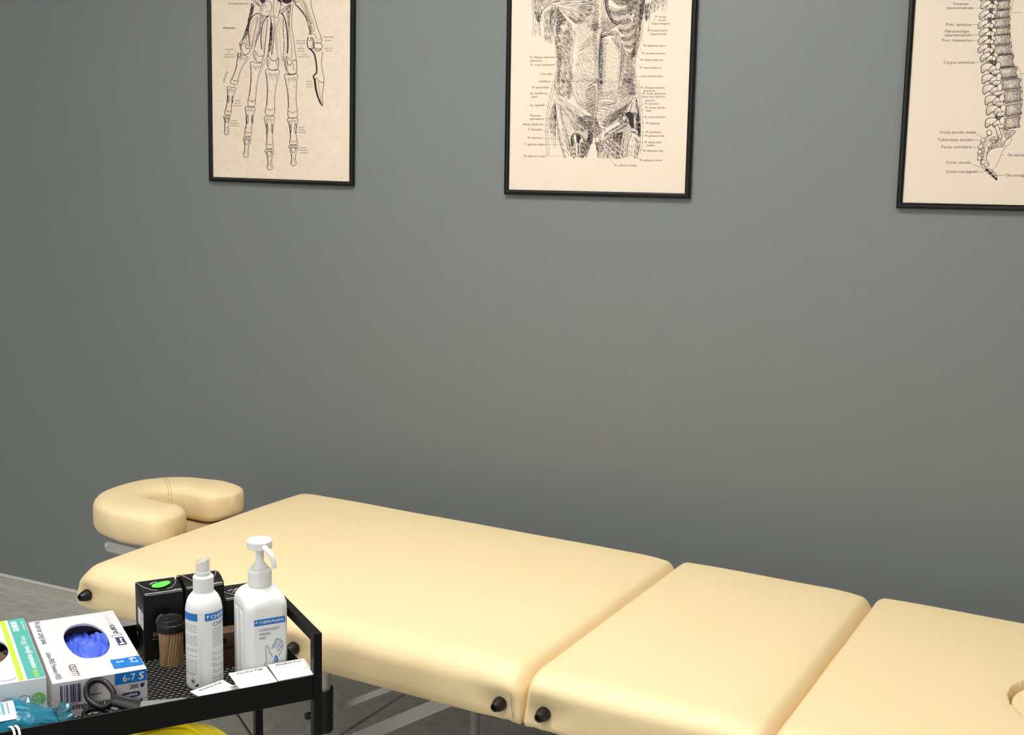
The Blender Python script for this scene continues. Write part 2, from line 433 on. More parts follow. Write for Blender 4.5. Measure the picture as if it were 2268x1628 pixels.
# wooden under-frame and folding legs
M_ply = mat('pale plywood', '#b9a37f', .6, mottle=(12, '#a58d67', .6))
bm = B()
for a, b in ((S0+.03, S1-.02), (S1+.02, S2-.02), (S2+.02, S3-.03)): box(bm, (a+.03, -TW+.07, TB-.003), (b-.03, -.07, TB+.004))
obj('base_board', bm, M_ply, table, smooth=0)
def leg(x, y):
    l = B(); tube(l, [(x, y, TB-.01), (x, y, .25)], .0165, n=24)
    lo = obj('leg', l, M_alu, table, smooth=40)
    l = B(); lathe(l, [(.0195, .405), (.0215, .407), (.0215, .352), (.0205, .350), (.0205, .345), (.0215, .343), (.0215, .318), (.0195, .316)], n=28, c=(x, y, 0)); obj('leg_sleeve', l, M_black_pl, lo, smooth=35)
    l = B(); tube(l, [(x, y, .33), (x, y, .03)], .014, n=24); obj('lower_tube', l, M_alu, lo, smooth=40)
    l = B(); lathe(l, [(.019, 0), (.019, .03), (.015, .035)], n=24, c=(x, y, 0)); obj('rubber_foot', l, M_black_pl, lo, smooth=35)
    return lo
for x, y in ((-1.306, -.70), (-1.306, -.085), (.36, -.70), (.36, -.085)): leg(x, y)
def brace(name, a, b, w, h, m, up=(0, 1, 0)):
    l = B(); bar(l, a, b, w, h, up=up); return obj(name, l, m, table, smooth=0)
BR = BRACES
for nm, a, b, w, h in BR: brace(nm, a, b, w, h, {'leg_brace': M_alu, 'fold_plate': M_alu_shade, 'tension_cable': M_cable}[nm])
l = B(); lathe(l, [(.008, 0), (.008, .007), (.006, .009), (.002, .0095)], n=24)
bmesh.ops.transform(l, matrix=Matrix.Translation(PIVOT) @ Matrix.Rotation(PI/2, 4, 'X'), verts=l.verts)
obj('pivot_knob', l, M_black_pl, table, smooth=35)

# ------------------------------------------------------------------ face cradle at the head end
crd = thing('face_cradle', 'small horseshoe shaped cream headrest beyond the far left end of the massage table', 'headrest', (0, -TY, 0), TYAW)
CZ0, CZ1 = .523, .612
def cushion(bm, path, hw, z0, z1, n=28, taper=6):
    P = catmull([Vector((x, y, 0)) for x, y in path], 8); rs = []
    for i, p in enumerate(P):
        d = (P[min(i+1, len(P)-1)]-P[max(0, i-1)]).normalized(); nrm = Vector((-d.y, d.x, 0))
        e = min(i, len(P)-1-i)/taper; k = 1 if e >= 1 else max(.05, (1-(1-e)**2.6))**.5
        kz = 1 if e >= 1 else .55+.45*(1-(1-e)**2)
        h = (z1-z0)/2; ring = []
        for q in range(n):
            a = 2*PI*q/n; c, s_ = math.cos(a), math.sin(a)
            ex = .42; cx = math.copysign(abs(c)**ex, c); sz = math.copysign(abs(s_)**.42, s_)
            wz = h*sz*(kz if s_ > 0 else kz)
            wx = hw*cx*k*(1 if s_ < .2 else 1-.10*(s_-.2))
            ring.append((p.x+nrm.x*wx, p.y+nrm.y*wx, (z0+z1)/2+wz+.002*noise.noise((p.x*20, p.y*20, a))))
        rs.append(ring)
    rings(bm, rs)
    return rs
bm = B()
CP = CRADLE
CR = cushion(bm, CP, .068, CZ0, CZ1)
cush = obj('cushion', bm, M_vinyl, crd, smooth=70)
bm = B()   # stitched seam across the cushion
cc_ = Vector((sum(p[0] for p in CR[SEAM])/28, sum(p[1] for p in CR[SEAM])/28, (CZ0+CZ1)/2)); tg = (Vector(CR[SEAM+1][0])-Vector(CR[SEAM-1][0])).normalized()
for off in (-.0035, .0035):
    pts = catmull([cc_+(Vector(CR[SEAM][q])-cc_)*1.012+tg*off for q in range(3, 17)], 4)
    for a_, b_ in zip(pts[::2], pts[1::2]): tube(bm, [a_, a_.lerp(b_, 1.15)], .0005, n=5)
obj('stitching', bm, M_thread, crd)
bm = B(); lathe(bm, [(1, 0), (1, .012)], n=48)
bmesh.ops.transform(bm, matrix=Matrix.Translation((-2.075, -.315, CZ0-.012)) @ Matrix.Diagonal((.115, .13, 1, 1)), verts=bm.verts)
obj('cushion_plate', bm, M_ply, crd, smooth=30)
for a, b in PLATEBAR:
    bm = B(); n_ = 8; rs = []
    prof = [(b[0], -.013), (b[0], .013)]+[(a[0]+.013-.013*math.sin(PI*i/n_), .013*math.cos(PI*i/n_)) for i in range(n_+1)]
    rings(bm, [[(x, a[1]+y_, a[2]+z) for x, z in prof] for y_ in (-.003, .003)])
    obj('support_bracket', bm, M_alu, crd, smooth=30)
bm = B(); lathe(bm, [(.006, 0), (.006, .002), (.003, .004), (.001, .004)], n=20)
bmesh.ops.transform(bm, matrix=Matrix.Translation(RIVET) @ Matrix.Rotation(PI/2, 4, 'X'), verts=bm.verts)
obj('rivet', bm, M_alu, crd)
for yy in (-.25, -.39):
    bm = B(); tube(bm, [(-2.06, yy, .500), (-1.92, yy, .500)], .008, n=16); obj('support_rod', bm, M_alu, crd)
# ------------------------------------------------------------------ utility trolley
TO = Vector((-.9972, -1.4475, 0)); TROT = math.atan2(.8116, .5842)
TMX = Matrix.Translation(TO) @ Matrix.Rotation(TROT, 4, 'Z')
def tw(e, m, z=0): return TMX @ Vector((e, m, z))
ZF, ZR, TL, TD = .667, .70, .62, .318
M_black = mat('black powder coat', '#070707', .45, spec=.2, bump=(900, .08))
M_black_mesh = mat('black mesh', '#070707', .45, spec=.25)
M_wheel = mat('grey caster rubber', '#4b4b4b', .6)
tro = thing('utility_trolley', 'black metal utility trolley with mesh tray in front of the massage table', 'trolley', TO, TROT)
def tray(z0, z1, nm):
    bm = B(); t = .0016
    for lo, hi in (((-TL, 0, z0), (0, t, z1)), ((-TL, TD-t, z0), (0, TD, z1)), ((-TL, t, z0), (-TL+t, TD-t, z1)), ((-t, t, z0), (0, TD-t, z1))):
        box(bm, lo, hi, .0006, 1)
    # rolled top edge and the inward bottom flange the mesh lies on
    for a, b in (((-TL, .001, z1), (0, .001, z1)), ((-TL, TD-.001, z1), (0, TD-.001, z1)), ((-TL+.001, 0, z1), (-TL+.001, TD, z1)), ((-.001, 0, z1), (-.001, TD, z1))):
        tube(bm, [a, b], .0014, n=8)
    for lo, hi in (((-TL, t, z0), (0, .014, z0+.0015)), ((-TL, TD-.014, z0), (0, TD-t, z0+.0015)), ((-TL+t, t, z0), (-TL+.014, TD-t, z0+.0015)), ((-.014, t, z0), (-t, TD-t, z0+.0015))):
        box(bm, lo, hi)
    return obj(nm, bm, M_black, tro, smooth=30)
tr_o = tray(.6635, ZR, 'tray_rim')
def mesh_floor(z):
    bm = B(); p = .0094; ry = p*math.sqrt(3)/2; R = p/math.sqrt(3); r = .0037; j = 0
    y = .012
    while y < TD-.010:
        x = -TL+.008+(p/2 if j % 2 else 0)
        while x < -.006:
            o_, i_ = [], []
            for q in range(6):
                a = PI/6+q*PI/3; c, s_ = math.cos(a), math.sin(a)
                o_.append((x+R*c, y+R*s_)); i_.append((x+r*1.12*c, y+r*s_))
            vo = [bm.verts.new((*a, z)) for a in o_]; vi = [bm.verts.new((*a, z)) for a in i_]; vb = [bm.verts.new((*a, z-.0011)) for a in i_]; wo = [bm.verts.new((*a, z-.0011)) for a in o_]
            for q in range(6):
                k = (q+1) % 6
                bm.faces.new((vo[q], vo[k], vi[k], vi[q])); bm.faces.new((vi[q], vi[k], vb[k], vb[q])); bm.faces.new((vb[q], vb[k], wo[k], wo[q]))
            x += p
        y += ry; j += 1
    return bm
obj('mesh_bottom', mesh_floor(ZF-.0002), M_black_mesh, tr_o, smooth=0, fix=False)
for m0 in (0, TD):
    for e0 in (0, -TL):
        bm = B(); ym = (m0-.008, m0+.008) if 0 else ((-.001, .015) if m0 == 0 else (TD-.015, TD+.001)); xe = (.0005, .0135) if e0 == 0 else (-TL-.0135, -TL-.0005)
        box(bm, (xe[0], ym[0], .07), (xe[1], ym[1], .766), .0008, 1)
        po = obj('post', bm, M_black, tro, smooth=30)
        xc, yc = sum(xe)/2, sum(ym)/2
        bm = B(); lathe(bm, [(.003, .05), (.003, .085)], n=12, c=(xc, yc, 0)); box(bm, (xc-.012, yc-.011, .045), (xc+.012, yc+.011, .052))
        for s_ in (-.011, .0085): box(bm, (xc-.012, yc+s_, .02), (xc+.012, yc+s_+.0025, .05))
        obj('caster_fork', bm, M_alu, po, smooth=30)
        bm = B(); lathe(bm, [(.005, -.0075), (.022, -.0075), (.024, -.005), (.024, .005), (.022, .0075), (.005, .0075)], n=28)
        bmesh.ops.transform(bm, matrix=Matrix.Translation((xc, yc, .024)) @ Matrix.Rotation(PI/2, 4, 'X'), verts=bm.verts)
        obj('caster_wheel', bm, M_wheel, po, smooth=30)
for xe in ((.0005, .0135), (-TL-.0135, -TL-.0005)):
    bm = B(); box(bm, (xe[0], .0155, .751), (xe[1], TD-.0155, .766), .0008, 1); obj('handle_bar', bm, M_black, tro, smooth=30)
lw = tray(.335, .372, 'lower_tray_rim')
bm = B(); box(bm, (-TL+.002, .002, .337), (-.002, TD-.002, .340)); obj('lower_tray_bottom', bm, M_black, lw, smooth=0)

M_white_pl = mat('white plastic', '#f8f8f6', .32, spec=.5)
M_paper_w = mat('white paper', '#f4f2ee', .6)
M_ink = mat('black print', '#1b1b1f', .6)
M_navy = mat('navy print', '#27305e', .5)
M_blue = mat('blue print', '#1273c4', .4)
M_dblue = mat('dark blue line print', '#2b5a86', .5)
M_white_print = mat('white print', '#f8f8f6', .5)
M_gray_print = mat('grey print', '#8d8d8d', .6)
M_card_black = mat('black glossy card', '#070708', .32, spec=.35)
M_card_edge = mat('worn white card edge', '#d9d7d2', .7)
def at(t, x, y, z): return t
def clear_material():
    m = mat('clear plastic', '#ffffff', .06, spec=.5)
    nt = m.node_tree; N = nt.nodes; Lk = nt.links
    g = N.new('ShaderNodeBsdfGlossy'); g.inputs['Roughness'].default_value = .08; g.inputs[0].default_value = (.95, .95, .95, 1)
    t = N.new('ShaderNodeBsdfTransparent'); t.inputs[0].default_value = (.985, .985, .98, 1)
    lw_ = N.new('ShaderNodeLayerWeight'); lw_.inputs[0].default_value = .2
    mu = N.new('ShaderNodeMath'); mu.operation = 'MULTIPLY_ADD'; mu.inputs[1].default_value = .38; mu.inputs[2].default_value = .03
    Lk.new(lw_.outputs['Facing'], mu.inputs[0])
    mx = N.new('ShaderNodeMixShader'); Lk.new(mu.outputs[0], mx.inputs[0]); Lk.new(t.outputs[0], mx.inputs[1]); Lk.new(g.outputs[0], mx.inputs[2])
    Lk.new(mx.outputs[0], N['Material Output'].inputs['Surface'])
    return m
M_clear = clear_material()

# ---- hand disinfectant pump bottle
db = thing('pump_bottle', 'white rectangular pump bottle of hand disinfectant standing behind the alcohol pads', 'bottle', tw(-.050, .099, ZF), TROT)
W_, D_ = .066, .081
bm = B(); rs = []
def rr(w, d, r, z, n=7): return [(x, y, z) for x, y in rounded_rect(w, d, r, n)]
for z, w, d, r in ((0, W_-.008, D_-.008, .012), (.002, W_-.002, D_-.002, .014), (.005, W_, D_, .015), (.06, W_, D_, .015), (.122, W_, D_, .015), (.130, W_-.001, D_-.001, .016), (.137, W_-.005, D_-.005, .018), (.143, W_-.012, D_-.013, .020), (.147, W_-.020, D_-.024, .021), (.1495, .038, .044, .018), (.1505, .033, .034, .0160), (.153, .0325, .0325, .0160)):
    rs.append(rr(w, d, r, z))
rings(bm, rs)
obj('body', bm, M_white_pl, db, smooth=50)
bm = B()
for q in range(2):    # shallow grip grooves are left to the moulding: two raised ribs on the left side
    box(bm, (-W_/2-.0012, -.02+q*.026, .012), (-W_/2+.001, -.006+q*.026, .118), .0009, 2)
obj('grip_rib', bm, M_white_pl, db, smooth=60)
bm = B()
lathe(bm, [(.0165, .1515), (.0178, .152), (.0178, .1745), (.0165, .1765), (.0120, .178)], n=72, rib=(.1535, .172, .0009))
obj('screw_collar', bm, M_white_pl, db, smooth=25)
bm = B(); lathe(bm, [(.0118, .177), (.0118, .181), (.0105, .1822), (.0085, .1828), (.0085, .1860), (.0062, .1868), (.0062, .210)], n=36); obj('pump_stem', bm, M_white_pl, db, smooth=35)
bm = B(); lathe(bm, [(.0178, .2095), (.0188, .2100), (.0188, .2205), (.0176, .2222), (.0120, .2232), (.002, .2234)], n=48); obj('pump_head', bm, M_white_pl, db, smooth=35)
bm = B(); n_ = catmull([(.000, -.012, .2160), (.0035, -.0205, .2125), (.0085, -.0290, .205), (.0110, -.0325, .196), (.0122, -.0345, .186)], 6)
tube(bm, n_, [.0048-.0016*i/(len(n_)-1) for i in range(len(n_))], n=16); obj('nozzle', bm, M_white_pl, db, smooth=50)
# label on the narrow front face: x along e (-.033..), y up
bm = B(); L_ = Decal(bm, lambda x, y, l: Vector((x, -D_/2-.0001-l, y)))
L_.grid(-.0205, .010, .0265, .1085, 0, .0001)
L_.grid(-.0215, .1015, .0260, .1112, 1, .0003)
L_.text('CHEMI-PHARM', -.0145, .1041, .0066, 0, .0005, bold=.02, sx=.88)
L_.poly([(-.0195, .1042), (-.0160, .1088), (-.0195, .1088)], 0, .0005)
for i, s_ in enumerate(('CHEMISEPT', 'HAND', 'DES')): L_.text(s_, -.0138, .0920-.0062*i, .0056, 2, .0004, bold=.012, space=1.12)
def hand(pts, w=.00085): L_.stroke([tuple(p[:2]) for p in catmull([(x, y, 0) for x, y in pts], 5)], w, 3, .0004)
hx = lambda cx, cy: (-.0205+(cx-306)*(.047/394), .0985-(cy-1090+ (cx-306)*.0)*(.0009*0+.000129)-(0))
def HP(*pts): return [(-.0138+(cx-365)*.000119, .0920-(cy-1115+(cx-365)*.185)*.000150) for cx, cy in pts]
for k in (((403, 1495), (447, 1420), (448, 1330), (443, 1275), (462, 1255), (486, 1275), (488, 1320), (515, 1340), (527, 1372)),
          ((505, 1488), (528, 1450), (548, 1418)), ((517, 1285), (560, 1210), (575, 1180), (602, 1172)), ((537, 1275), (585, 1200), (610, 1175), (636, 1172)),
          ((560, 1270), (625, 1190), (645, 1185), (643, 1205), (580, 1292)), ((580, 1292), (640, 1210), (662, 1200), (668, 1215), (603, 1310)), ((603, 1310), (650, 1250), (670, 1245), (660, 1275), (606, 1358))): hand(HP(*k))
dp = HP((578, 1345), (605, 1390), (598, 1412), (580, 1420), (558, 1412), (550, 1390))
L_.poly([tuple(p[:2]) for p in catmull([(x, y, 0) for x, y in dp], 4, True)], 1, .0004)
L_.text('%', *HP((562, 1403))[0], .0042, 0, .0006, bold=.03)
L_.text('500 ml', -.0138, .013, .0034, 4, .0004)
obj('label', bm, [M_white_print, M_blue, M_dblue, M_dblue, M_gray_print], db, smooth=0, fix=False)

# ---- spray bottle
sb = thing('spray_bottle', 'white round spray bottle with clear cap and blue banded labels on the mesh tray', 'bottle', tw(-.1325, .1135, ZF), TROT)
R_ = .0272
bm = B(); lathe(bm, [(.022, 0), (.0255, .0015), (R_, .006), (R_, .118), (.0268, .126), (.0252, .134), (.0222, .141), (.0180, .1465), (.0150, .1488), (.0143, .151)], n=64)
obj('body', bm, M_white_pl, sb, smooth=50)
bm = B(); lathe(bm, [(.0140, .1495), (.0150, .150), (.0152, .152), (.0152, .1715), (.0140, .1735), (.011, .174)], n=60, rib=(.1535, .169, .0004)); obj('collar', bm, M_white_pl, sb, smooth=30)
bm = B()
rs = [[(.0088*math.cos(2*PI*i/32), .0088*math.sin(2*PI*i/32), z+k*(.0035*math.cos(2*PI*i/32+.9))) for i in range(32)] for z, k in ((.173, 0), (.180, 0), (.1805, 0), (.1950, 1))]
rings(bm, rs); lathe(bm, [(.0105, .1735), (.0105, .1785), (.009, .180)], n=32); obj('spray_head', bm, M_white_pl, sb, smooth=35)
bm = B(); lathe(bm, [(.0114, .1738), (.0112, .1748), (.0109, .200), (.0102, .2022), (.0088, .2030), (.0005, .2030)], n=48, cap0=False); obj('clear_cap', bm, mat('frosted clear plastic', '#f4f3f0', .12, spec=.4, trans=.8), sb, smooth=40)
vd = math.atan2(-.967, -.248)   # direction of the camera seen from the bottle, in trolley axes
def cyl(a0): return lambda x, y, l: Vector(((R_+.0001+l)*math.cos(a0+x/R_), (R_+.0001+l)*math.sin(a0+x/R_), y))
def sticker(a0, x0, x1, fn):
    bm = B(); s_ = Decal(bm, cyl(a0)); s_.grid(x0, .008, x1, .123, 0, .0001, nx=20); fn(s_); return obj('label', bm, [M_white_print, M_blue, M_dblue, M_ink, mat('red print', '#b23a3a', .6), M_gray_print], sb, smooth=60, fix=False)
def front(s_):
    s_.grid(.0015, .1105, .052, .122, 1, .0003, nx=20)
    s_.poly([(.0045, .1135), (.0085, .1190), (.0045, .1190)], 0, .0005)
    s_.text('CHEMI-PHARM', .0098, .1130, .0088, 0, .0005, bold=.03, sx=1.05)
    s_.text('CHEMISEPT', .0125, .1005, .0098, 2, .0003, bold=.02, sx=1.05)
    for i in range(14): s_.grid(.0125, .097-.0022*i, .0345, .0976-.0022*i, 5, .0002, nx=6)
    for i, q in enumerate(('EN', 'EST', 'RUS', 'LAT', 'LIT')):
        s_.text(q, .012, .0600-.0095*i, .0026, 2, .0003, bold=.02); s_.text(('Skin antiseptic spray', 'Naha antiseptik', 'Antiseptik dlja kozhi', 'Adas antiseptikis', 'Odos antiseptikas')[i], .012, .0568-.0095*i, .0028, 2, .0003)
    s_.text('250 ml', .0125, .0105, .0056, 2, .0003, bold=.02)
sticker(vd, -.002, .056, front)
def backlab(s_):
    s_.grid(-.040, .1105, -.0002, .122, 1, .0003, nx=20)
    y = .103
    for grp in (4, 5, 2, 1, 7):
        for i in range(grp):
            s_.text('Ei tohi sattuda silma. Vaadake etiketti', -.033, y, .0021, 3, .0003); y -= .0032
        y -= .0042
    for yy in (.0275, .025): s_.grid(-.032, yy, -.0045, yy+.0005, 3, .0003, nx=8)
    cx, cy, a = -.0095, .0165, .0058
    D = lambda r: [(cx-r*.85, cy), (cx, cy-r), (cx+r*.85, cy), (cx, cy+r)]
    s_.poly(D(a), 4, .0010); s_.poly(D(a*.80), 0, .0012)
    s_.poly([(cx-.0016, cy-.0018), (cx+.0016, cy-.0018), (cx+.0022, cy), (cx+.0012, cy+.0012), (cx+.0004, cy+.0026), (cx-.0008, cy+.0010), (cx-.0020, cy+.0004)], 3, .0014)
    s_.poly([(-.0075, .0082), (-.0005, .0082), (-.0005, .0140)], 3, .0008); s_.text('12', -.0034, .0090, .0022, 0, .0012)
sticker(vd-.33, -.042, .0012, backlab)

# ---- three black cartons
def carton(name, label, e0, m0, w, d, h, lid, group=None):
    t = thing(name, label, 'box', tw(e0, m0, ZF), TROT, group)
    bm = B(); box(bm, (0, 0, 0), (w, d, h-.001), .0012, 2); obj('carton_body', bm, M_card_black, t, smooth=30)
    return t
def flap(t, w, d, h, arch, slots=True):
    bm = B(); n = 14; top, bot = [], []
    for i in range(n+1):
        y = d*i/n; z = h+.0004+arch*math.sin(PI*min(1, i/n*1.0))
        top.append((y, z))
    rs = [[(x, y, z) for y, z in top]+[(x, y, z-.0008) for y, z in top[::-1]] for x in (.0006, w*.33, w*.66, w-.0006)]
    rings(bm, rs)
    # tuck line along the front edge, scuffed pale
    box(bm, (.002, -.0009, h-.0008), (w-.002, .0004, h+.0003), 0, mi=1); box(bm, (.003, -.0010, h-.0030), (w-.002, -.0002, h-.0025), 0, mi=1)
    for i in range(4): box(bm, (w*(.74+.055*i), -.0010, h-.0008), (w*(.765+.055*i), .0010, h+.0010+.0006*(i % 2)), 0, mi=1)
    o = obj('lid_flap', bm, [M_card_black, M_card_edge], t, smooth=40)
    bm = B()
    # scuffed curve where the side ears fold under
    for xa, sg in ((.004, 1), (w-.004, -1)):
        c_ = catmull([(xa-sg*.003, d*.95, h+.0016+arch*.2), (xa+sg*.001, d*.5, h+.0018+arch), (xa+sg*.012, d*.16, h+.0018+arch*.5), (xa+sg*.020, d*.1, h+.0016+arch*.35)], 6)
        tube(bm, c_, .00028, n=6)
    obj('fold_edge', bm, M_card_edge, t)
ca = carton('black_carton', 'black carton with a green round sticker on its lid, left of the spray bottle', -.1955, .2425, .063, .062, .1105, 0)
flap(ca, .063, .062, .1105, .0006)
bm = B(); s_ = Decal(bm, lambda x, y, l: Vector((x, y, .1128+l)))
pts = [tuple(p[:2]) for p in catmull([(.020, .019, 0), (.020, .030, 0), (.028, .038, 0), (.040, .042, 0), (.049, .041, 0), (.050, .032, 0), (.043, .022, 0), (.032, .015, 0)], 5, True)]
s_.poly(pts, 0, .0002); s_.stroke([(.018, .036), (.024, .042), (.031, .044)], .002, 1, .0001)
obj('green_sticker', bm, [mat('green sticker', '#5fe24e', .5), M_card_edge], ca, smooth=0, fix=False)
bm = B(); s_ = Decal(bm, lambda x, y, l: Vector((-.0003-l, x, y)))   # end face, x runs to the rear
s_.grid(.0015, .0500, .0410, .0775, 0, 0)
for yy in (.0725, .067, .0615, .054): s_.grid(.008, yy, .024, yy+.002, 2, .0002)
s_.grid(.052, .082, .058, .0845, 3, .0001); s_.text('2', .036, .0850, .0052, 1, .0001, sx=-1); s_.stroke([(.0205, .0855), (.0165, .0855), (.0185, .0900)], .0007, 1, .0001, closed=True)
for i in range(5): s_.grid(.043, .078-.013*i, .050, .0815-.013*i, 3, .0001)
s_.grid(.047, .026, .053, .0315, 1, .0001)
for i in range(4): s_.grid(.020, .009+.005*i, .044, .0098+.005*i, 3, .0001)
obj('carton_print', bm, [M_paper_w, M_card_edge, M_gray_print, mat('dim grey print', '#3a3a3c', .5)], ca, smooth=0, fix=False)
bm = B(); s_ = Decal(bm, lambda x, y, l: Vector((x, -.0003-l, y)))
for r in (.0085, .0103, .0121):
    s_.stroke([(.0315+r*math.cos(a), .0625+r*math.sin(a)) for a in [math.radians(100+i*5) for i in range(33)]], .0005, 0, .0001)
s_.text('SUPREME', .0140, .0386, .0086, 0, .0001, space=1.25); s_.text('OPTICS', .0122, .0330, .0030, 0, .0001, space=1.6)
obj('carton_print', bm, [M_card_edge], ca, smooth=0, fix=False)
cb = carton('black_carton', 'black carton with an arched half open lid, standing behind the spray bottle', -.1290, .2465, .0635, .0625, .1105, 0)
flap(cb, .0635, .0625, .1105, .0075)
cc = carton('black_carton', 'lower black carton at the rear right corner of the tray, behind the pump bottle', -.0645, .2500, .0600, .060, .0810, 0)
flap(cc, .0600, .060, .0810, .0006)
bm = B(); s_ = Decal(bm, lambda x, y, l: Vector((x, y, .0826+l)))
s_.stroke([(.014, .030), (.020, .034), (.023, .028), (.030, .036), (.033, .034), (.040, .036)], .0022, 0, .0002); s_.stroke([(.018, .020), (.022, .022), (.026, .018), (.030, .022)], .0016, 0, .0002)
obj('carton_print', bm, [M_card_edge], cc, smooth=0, fix=False)

# ---- tub of sticks
tb = thing('stick_tub', 'clear tub full of thin wooden sticks under a black sip lid', 'tub', tw(-.1610, .2085, ZF), TROT)
bm = B(); lathe(bm, [(.0190, 0), (.0195, .0015), (.0197, .060), (.0191, .060), (.0189, .0022), (.0006, .0022)], n=48, cap1=False); obj('container', bm, M_clear, tb, smooth=40)
bm = B(); lathe(bm, [(.0196, .0585), (.0216, .0590), (.0218, .0685), (.0214, .0705), (.0188, .0715), (.0186, .0755), (.0180, .0785), (.0172, .0793), (.0155, .0790), (.0140, .0782), (.0004, .0780)], n=56); obj('sip_lid', bm, M_black_pl, tb, smooth=35)
bm = B(); lathe(bm, [(.0042, .0), (.0042, .0016), (.0034, .0020), (.0028, .0006), (.0006, .0006)], n=24, c=(0, 0, 0))
bmesh.ops.transform(bm, matrix=Matrix.Translation((-.0088, -.0040, .0781)) @ Matrix.Diagonal((1.25, .9, 1, 1)), verts=bm.verts); obj('sip_hole', bm, mat('dark hole', '#050505', .6), tb, smooth=40)
M_stick = mat('pale wood', '#e0bd8c', .65, mottle=(60, '#cba470', .6))
M_stick2 = mat('brown wood', '#c79d66', .7, mottle=(60, '#a97f4c', .6))
st0 = {}
def stick_mesh(m, key):
    bm = B(); lathe(bm, [(.0003, 0), (.00098, .004), (.00098, .052), (.0003, .056)], n=8); o = obj('wooden_stick', bm, m, None, smooth=40); return o
k = 0
for ring, (rad, cnt) in enumerate(((.0168, 46), (.0138, 32), (.0090, 14))):
    for i in range(cnt):
        a = 2*PI*i/cnt+.05*rnd.random(); key = i % 2
        if key not in st0: o = st0[key] = stick_mesh((M_stick, M_stick2)[key], key)
        else: o = st0[key].copy(); COL.objects.link(o)
        p = tw(-.1610+rad*math.cos(a), .2085+rad*math.sin(a), ZF+.0028)
        o.location = p
        tilt = .14*(1 if ring == 0 else .6); ta = a+PI/2+TROT      # leaning round the tub like a loose bundle
        o.rotation_euler = Matrix.Rotation(tilt*(.75+.25*rnd.random()), 3, Vector((-math.sin(ta), math.cos(ta), 0))).to_euler()
        o.scale = (1, 1, 1-.02*rnd.random())
        tag(o, 'thin wooden stick standing in the bundle inside the black-lidded clear tub', 'stick', 'wooden sticks in the clear tub')

# ---- brown leather pouch with a snap
M_leather = mat('brown leather', '#5a3926', .55, bump=(260, .35), bdist=.0008, mottle=(30, '#452a1b', .7))
po = thing('leather_pouch', 'small brown leather pouch with a dark snap, upright between the two bottles', 'pouch', tw(-.102, .168, ZF), TROT)
bm = B(); box(bm, (-.034, -.010, 0), (.034, .014, .052), .005, 3); obj('pouch_body', bm, M_leather, po, smooth=50)
bm = B(); box(bm, (-.035, -.0125, .034), (.035, -.0095, .060), .0012, 2); box(bm, (-.035, -.0125, .0575), (.035, .0155, .0605), .0012, 2); obj('flap', bm, M_leather, po, smooth=50)
bm = B(); box(bm, (-.0355, -.0130, .0335), (.0355, -.0094, .0375), .0008, 2); obj('strap', bm, mat('dark leather strap', '#22140e', .5), po, smooth=40)
bm = B(); lathe(bm, [(.0062, 0), (.0064, .0012), (.0050, .0022), (.0020, .0012), (.0008, .0026), (.0002, .0027)], n=28)
bmesh.ops.transform(bm, matrix=Matrix.Translation((.008, -.0122, .047)) @ Matrix.Rotation(PI/2, 4, 'X'), verts=bm.verts); obj('snap', bm, mat('dark metal snap', '#1a1410', .25, metal=.6), po, smooth=40)

# ---- alcohol pad sachets
M_sachet = mat('white sachet foil', '#f6f6f4', .38, bump=(90, .12), bdist=.001)
def sachet(w=.0575, h=.052):
    bm = B(); nx, ny = 16, 14
    def z(u, v):
        e = min(u, 1-u)/.13; f = min(v, 1-v)/.13
        return .0013*min(1, e)*min(1, f)*(1+.25*noise.noise((u*5, v*5, 3)))+.0002
    T = [[bm.verts.new((w*(i/nx-.5), h*j/ny, z(i/nx, j/ny)+.0004)) for i in range(nx+1)] for j in range(ny+1)]
    Bo = [[bm.verts.new((w*(i/nx-.5), h*j/ny, -z(i/nx, j/ny)*.6)) for i in range(nx+1)] for j in range(ny+1)]
    for j in range(ny):
        for i in range(nx):
            bm.faces.new((T[j][i], T[j][i+1], T[j+1][i+1], T[j+1][i])); bm.faces.new((Bo[j][i], Bo[j+1][i], Bo[j+1][i+1], Bo[j][i+1]))
    for i in range(nx):
        bm.faces.new((T[0][i+1], T[0][i], Bo[0][i], Bo[0][i+1])); bm.faces.new((T[ny][i], T[ny][i+1], Bo[ny][i+1], Bo[ny][i]))
    for j in range(ny):
        bm.faces.new((T[j][0], T[j+1][0], Bo[j+1][0], Bo[j][0])); bm.faces.new((T[j+1][nx], T[j][nx], Bo[j][nx], Bo[j+1][nx]))
    return bm, (lambda x, y, l: Vector((x, y, z(x/w+.5, y/h)+.0006+l)))
def pad_thing(label, e, m, z, rz, tilt, parent_like=None, roll=0):
    t = thing('alcohol_pad', label, 'wipe sachet', group='alcohol pad sachets')
    t.matrix_world = Matrix.Translation(tw(e, m, z)) @ Matrix.Rotation(TROT+rz, 4, 'Z') @ Matrix.Rotation(tilt, 4, 'X') @ Matrix.Rotation(roll, 4, 'Y')
    return t
bm, f_ = sachet(); sac = obj('sachet', bm, M_sachet, None, smooth=60, fix=False)
bm = B(); s_ = Decal(bm, f_)
s_.text('Alcohol Pad', 0, .0405, .0082, 0, .0003, bold=.01, align='c'); s_.text('70% Ethyl Alcohol', -.002, .0330, .0044, 1, .0003, align='c', space=1.05)
s_.text('CE', .016, .0195, .0042, 1, .0003); s_.text('For Disinfection Use', 0, .0110, .0045, 1, .0003, align='c', space=1.05)
spr = obj('sachet_print', bm, [M_ink, M_gray_print], None, smooth=0, fix=False)
first = True
def put_pad(*a, **k):
    global first
    t = pad_thing(*a, **k)
    if first: s0, p0 = sac, spr; first = False
    else:
        s0 = sac.copy(); COL.objects.link(s0); p0 = spr.copy(); COL.objects.link(p0)
    s0.parent = t; p0.parent = s0
for a in PADS: put_pad(*a)
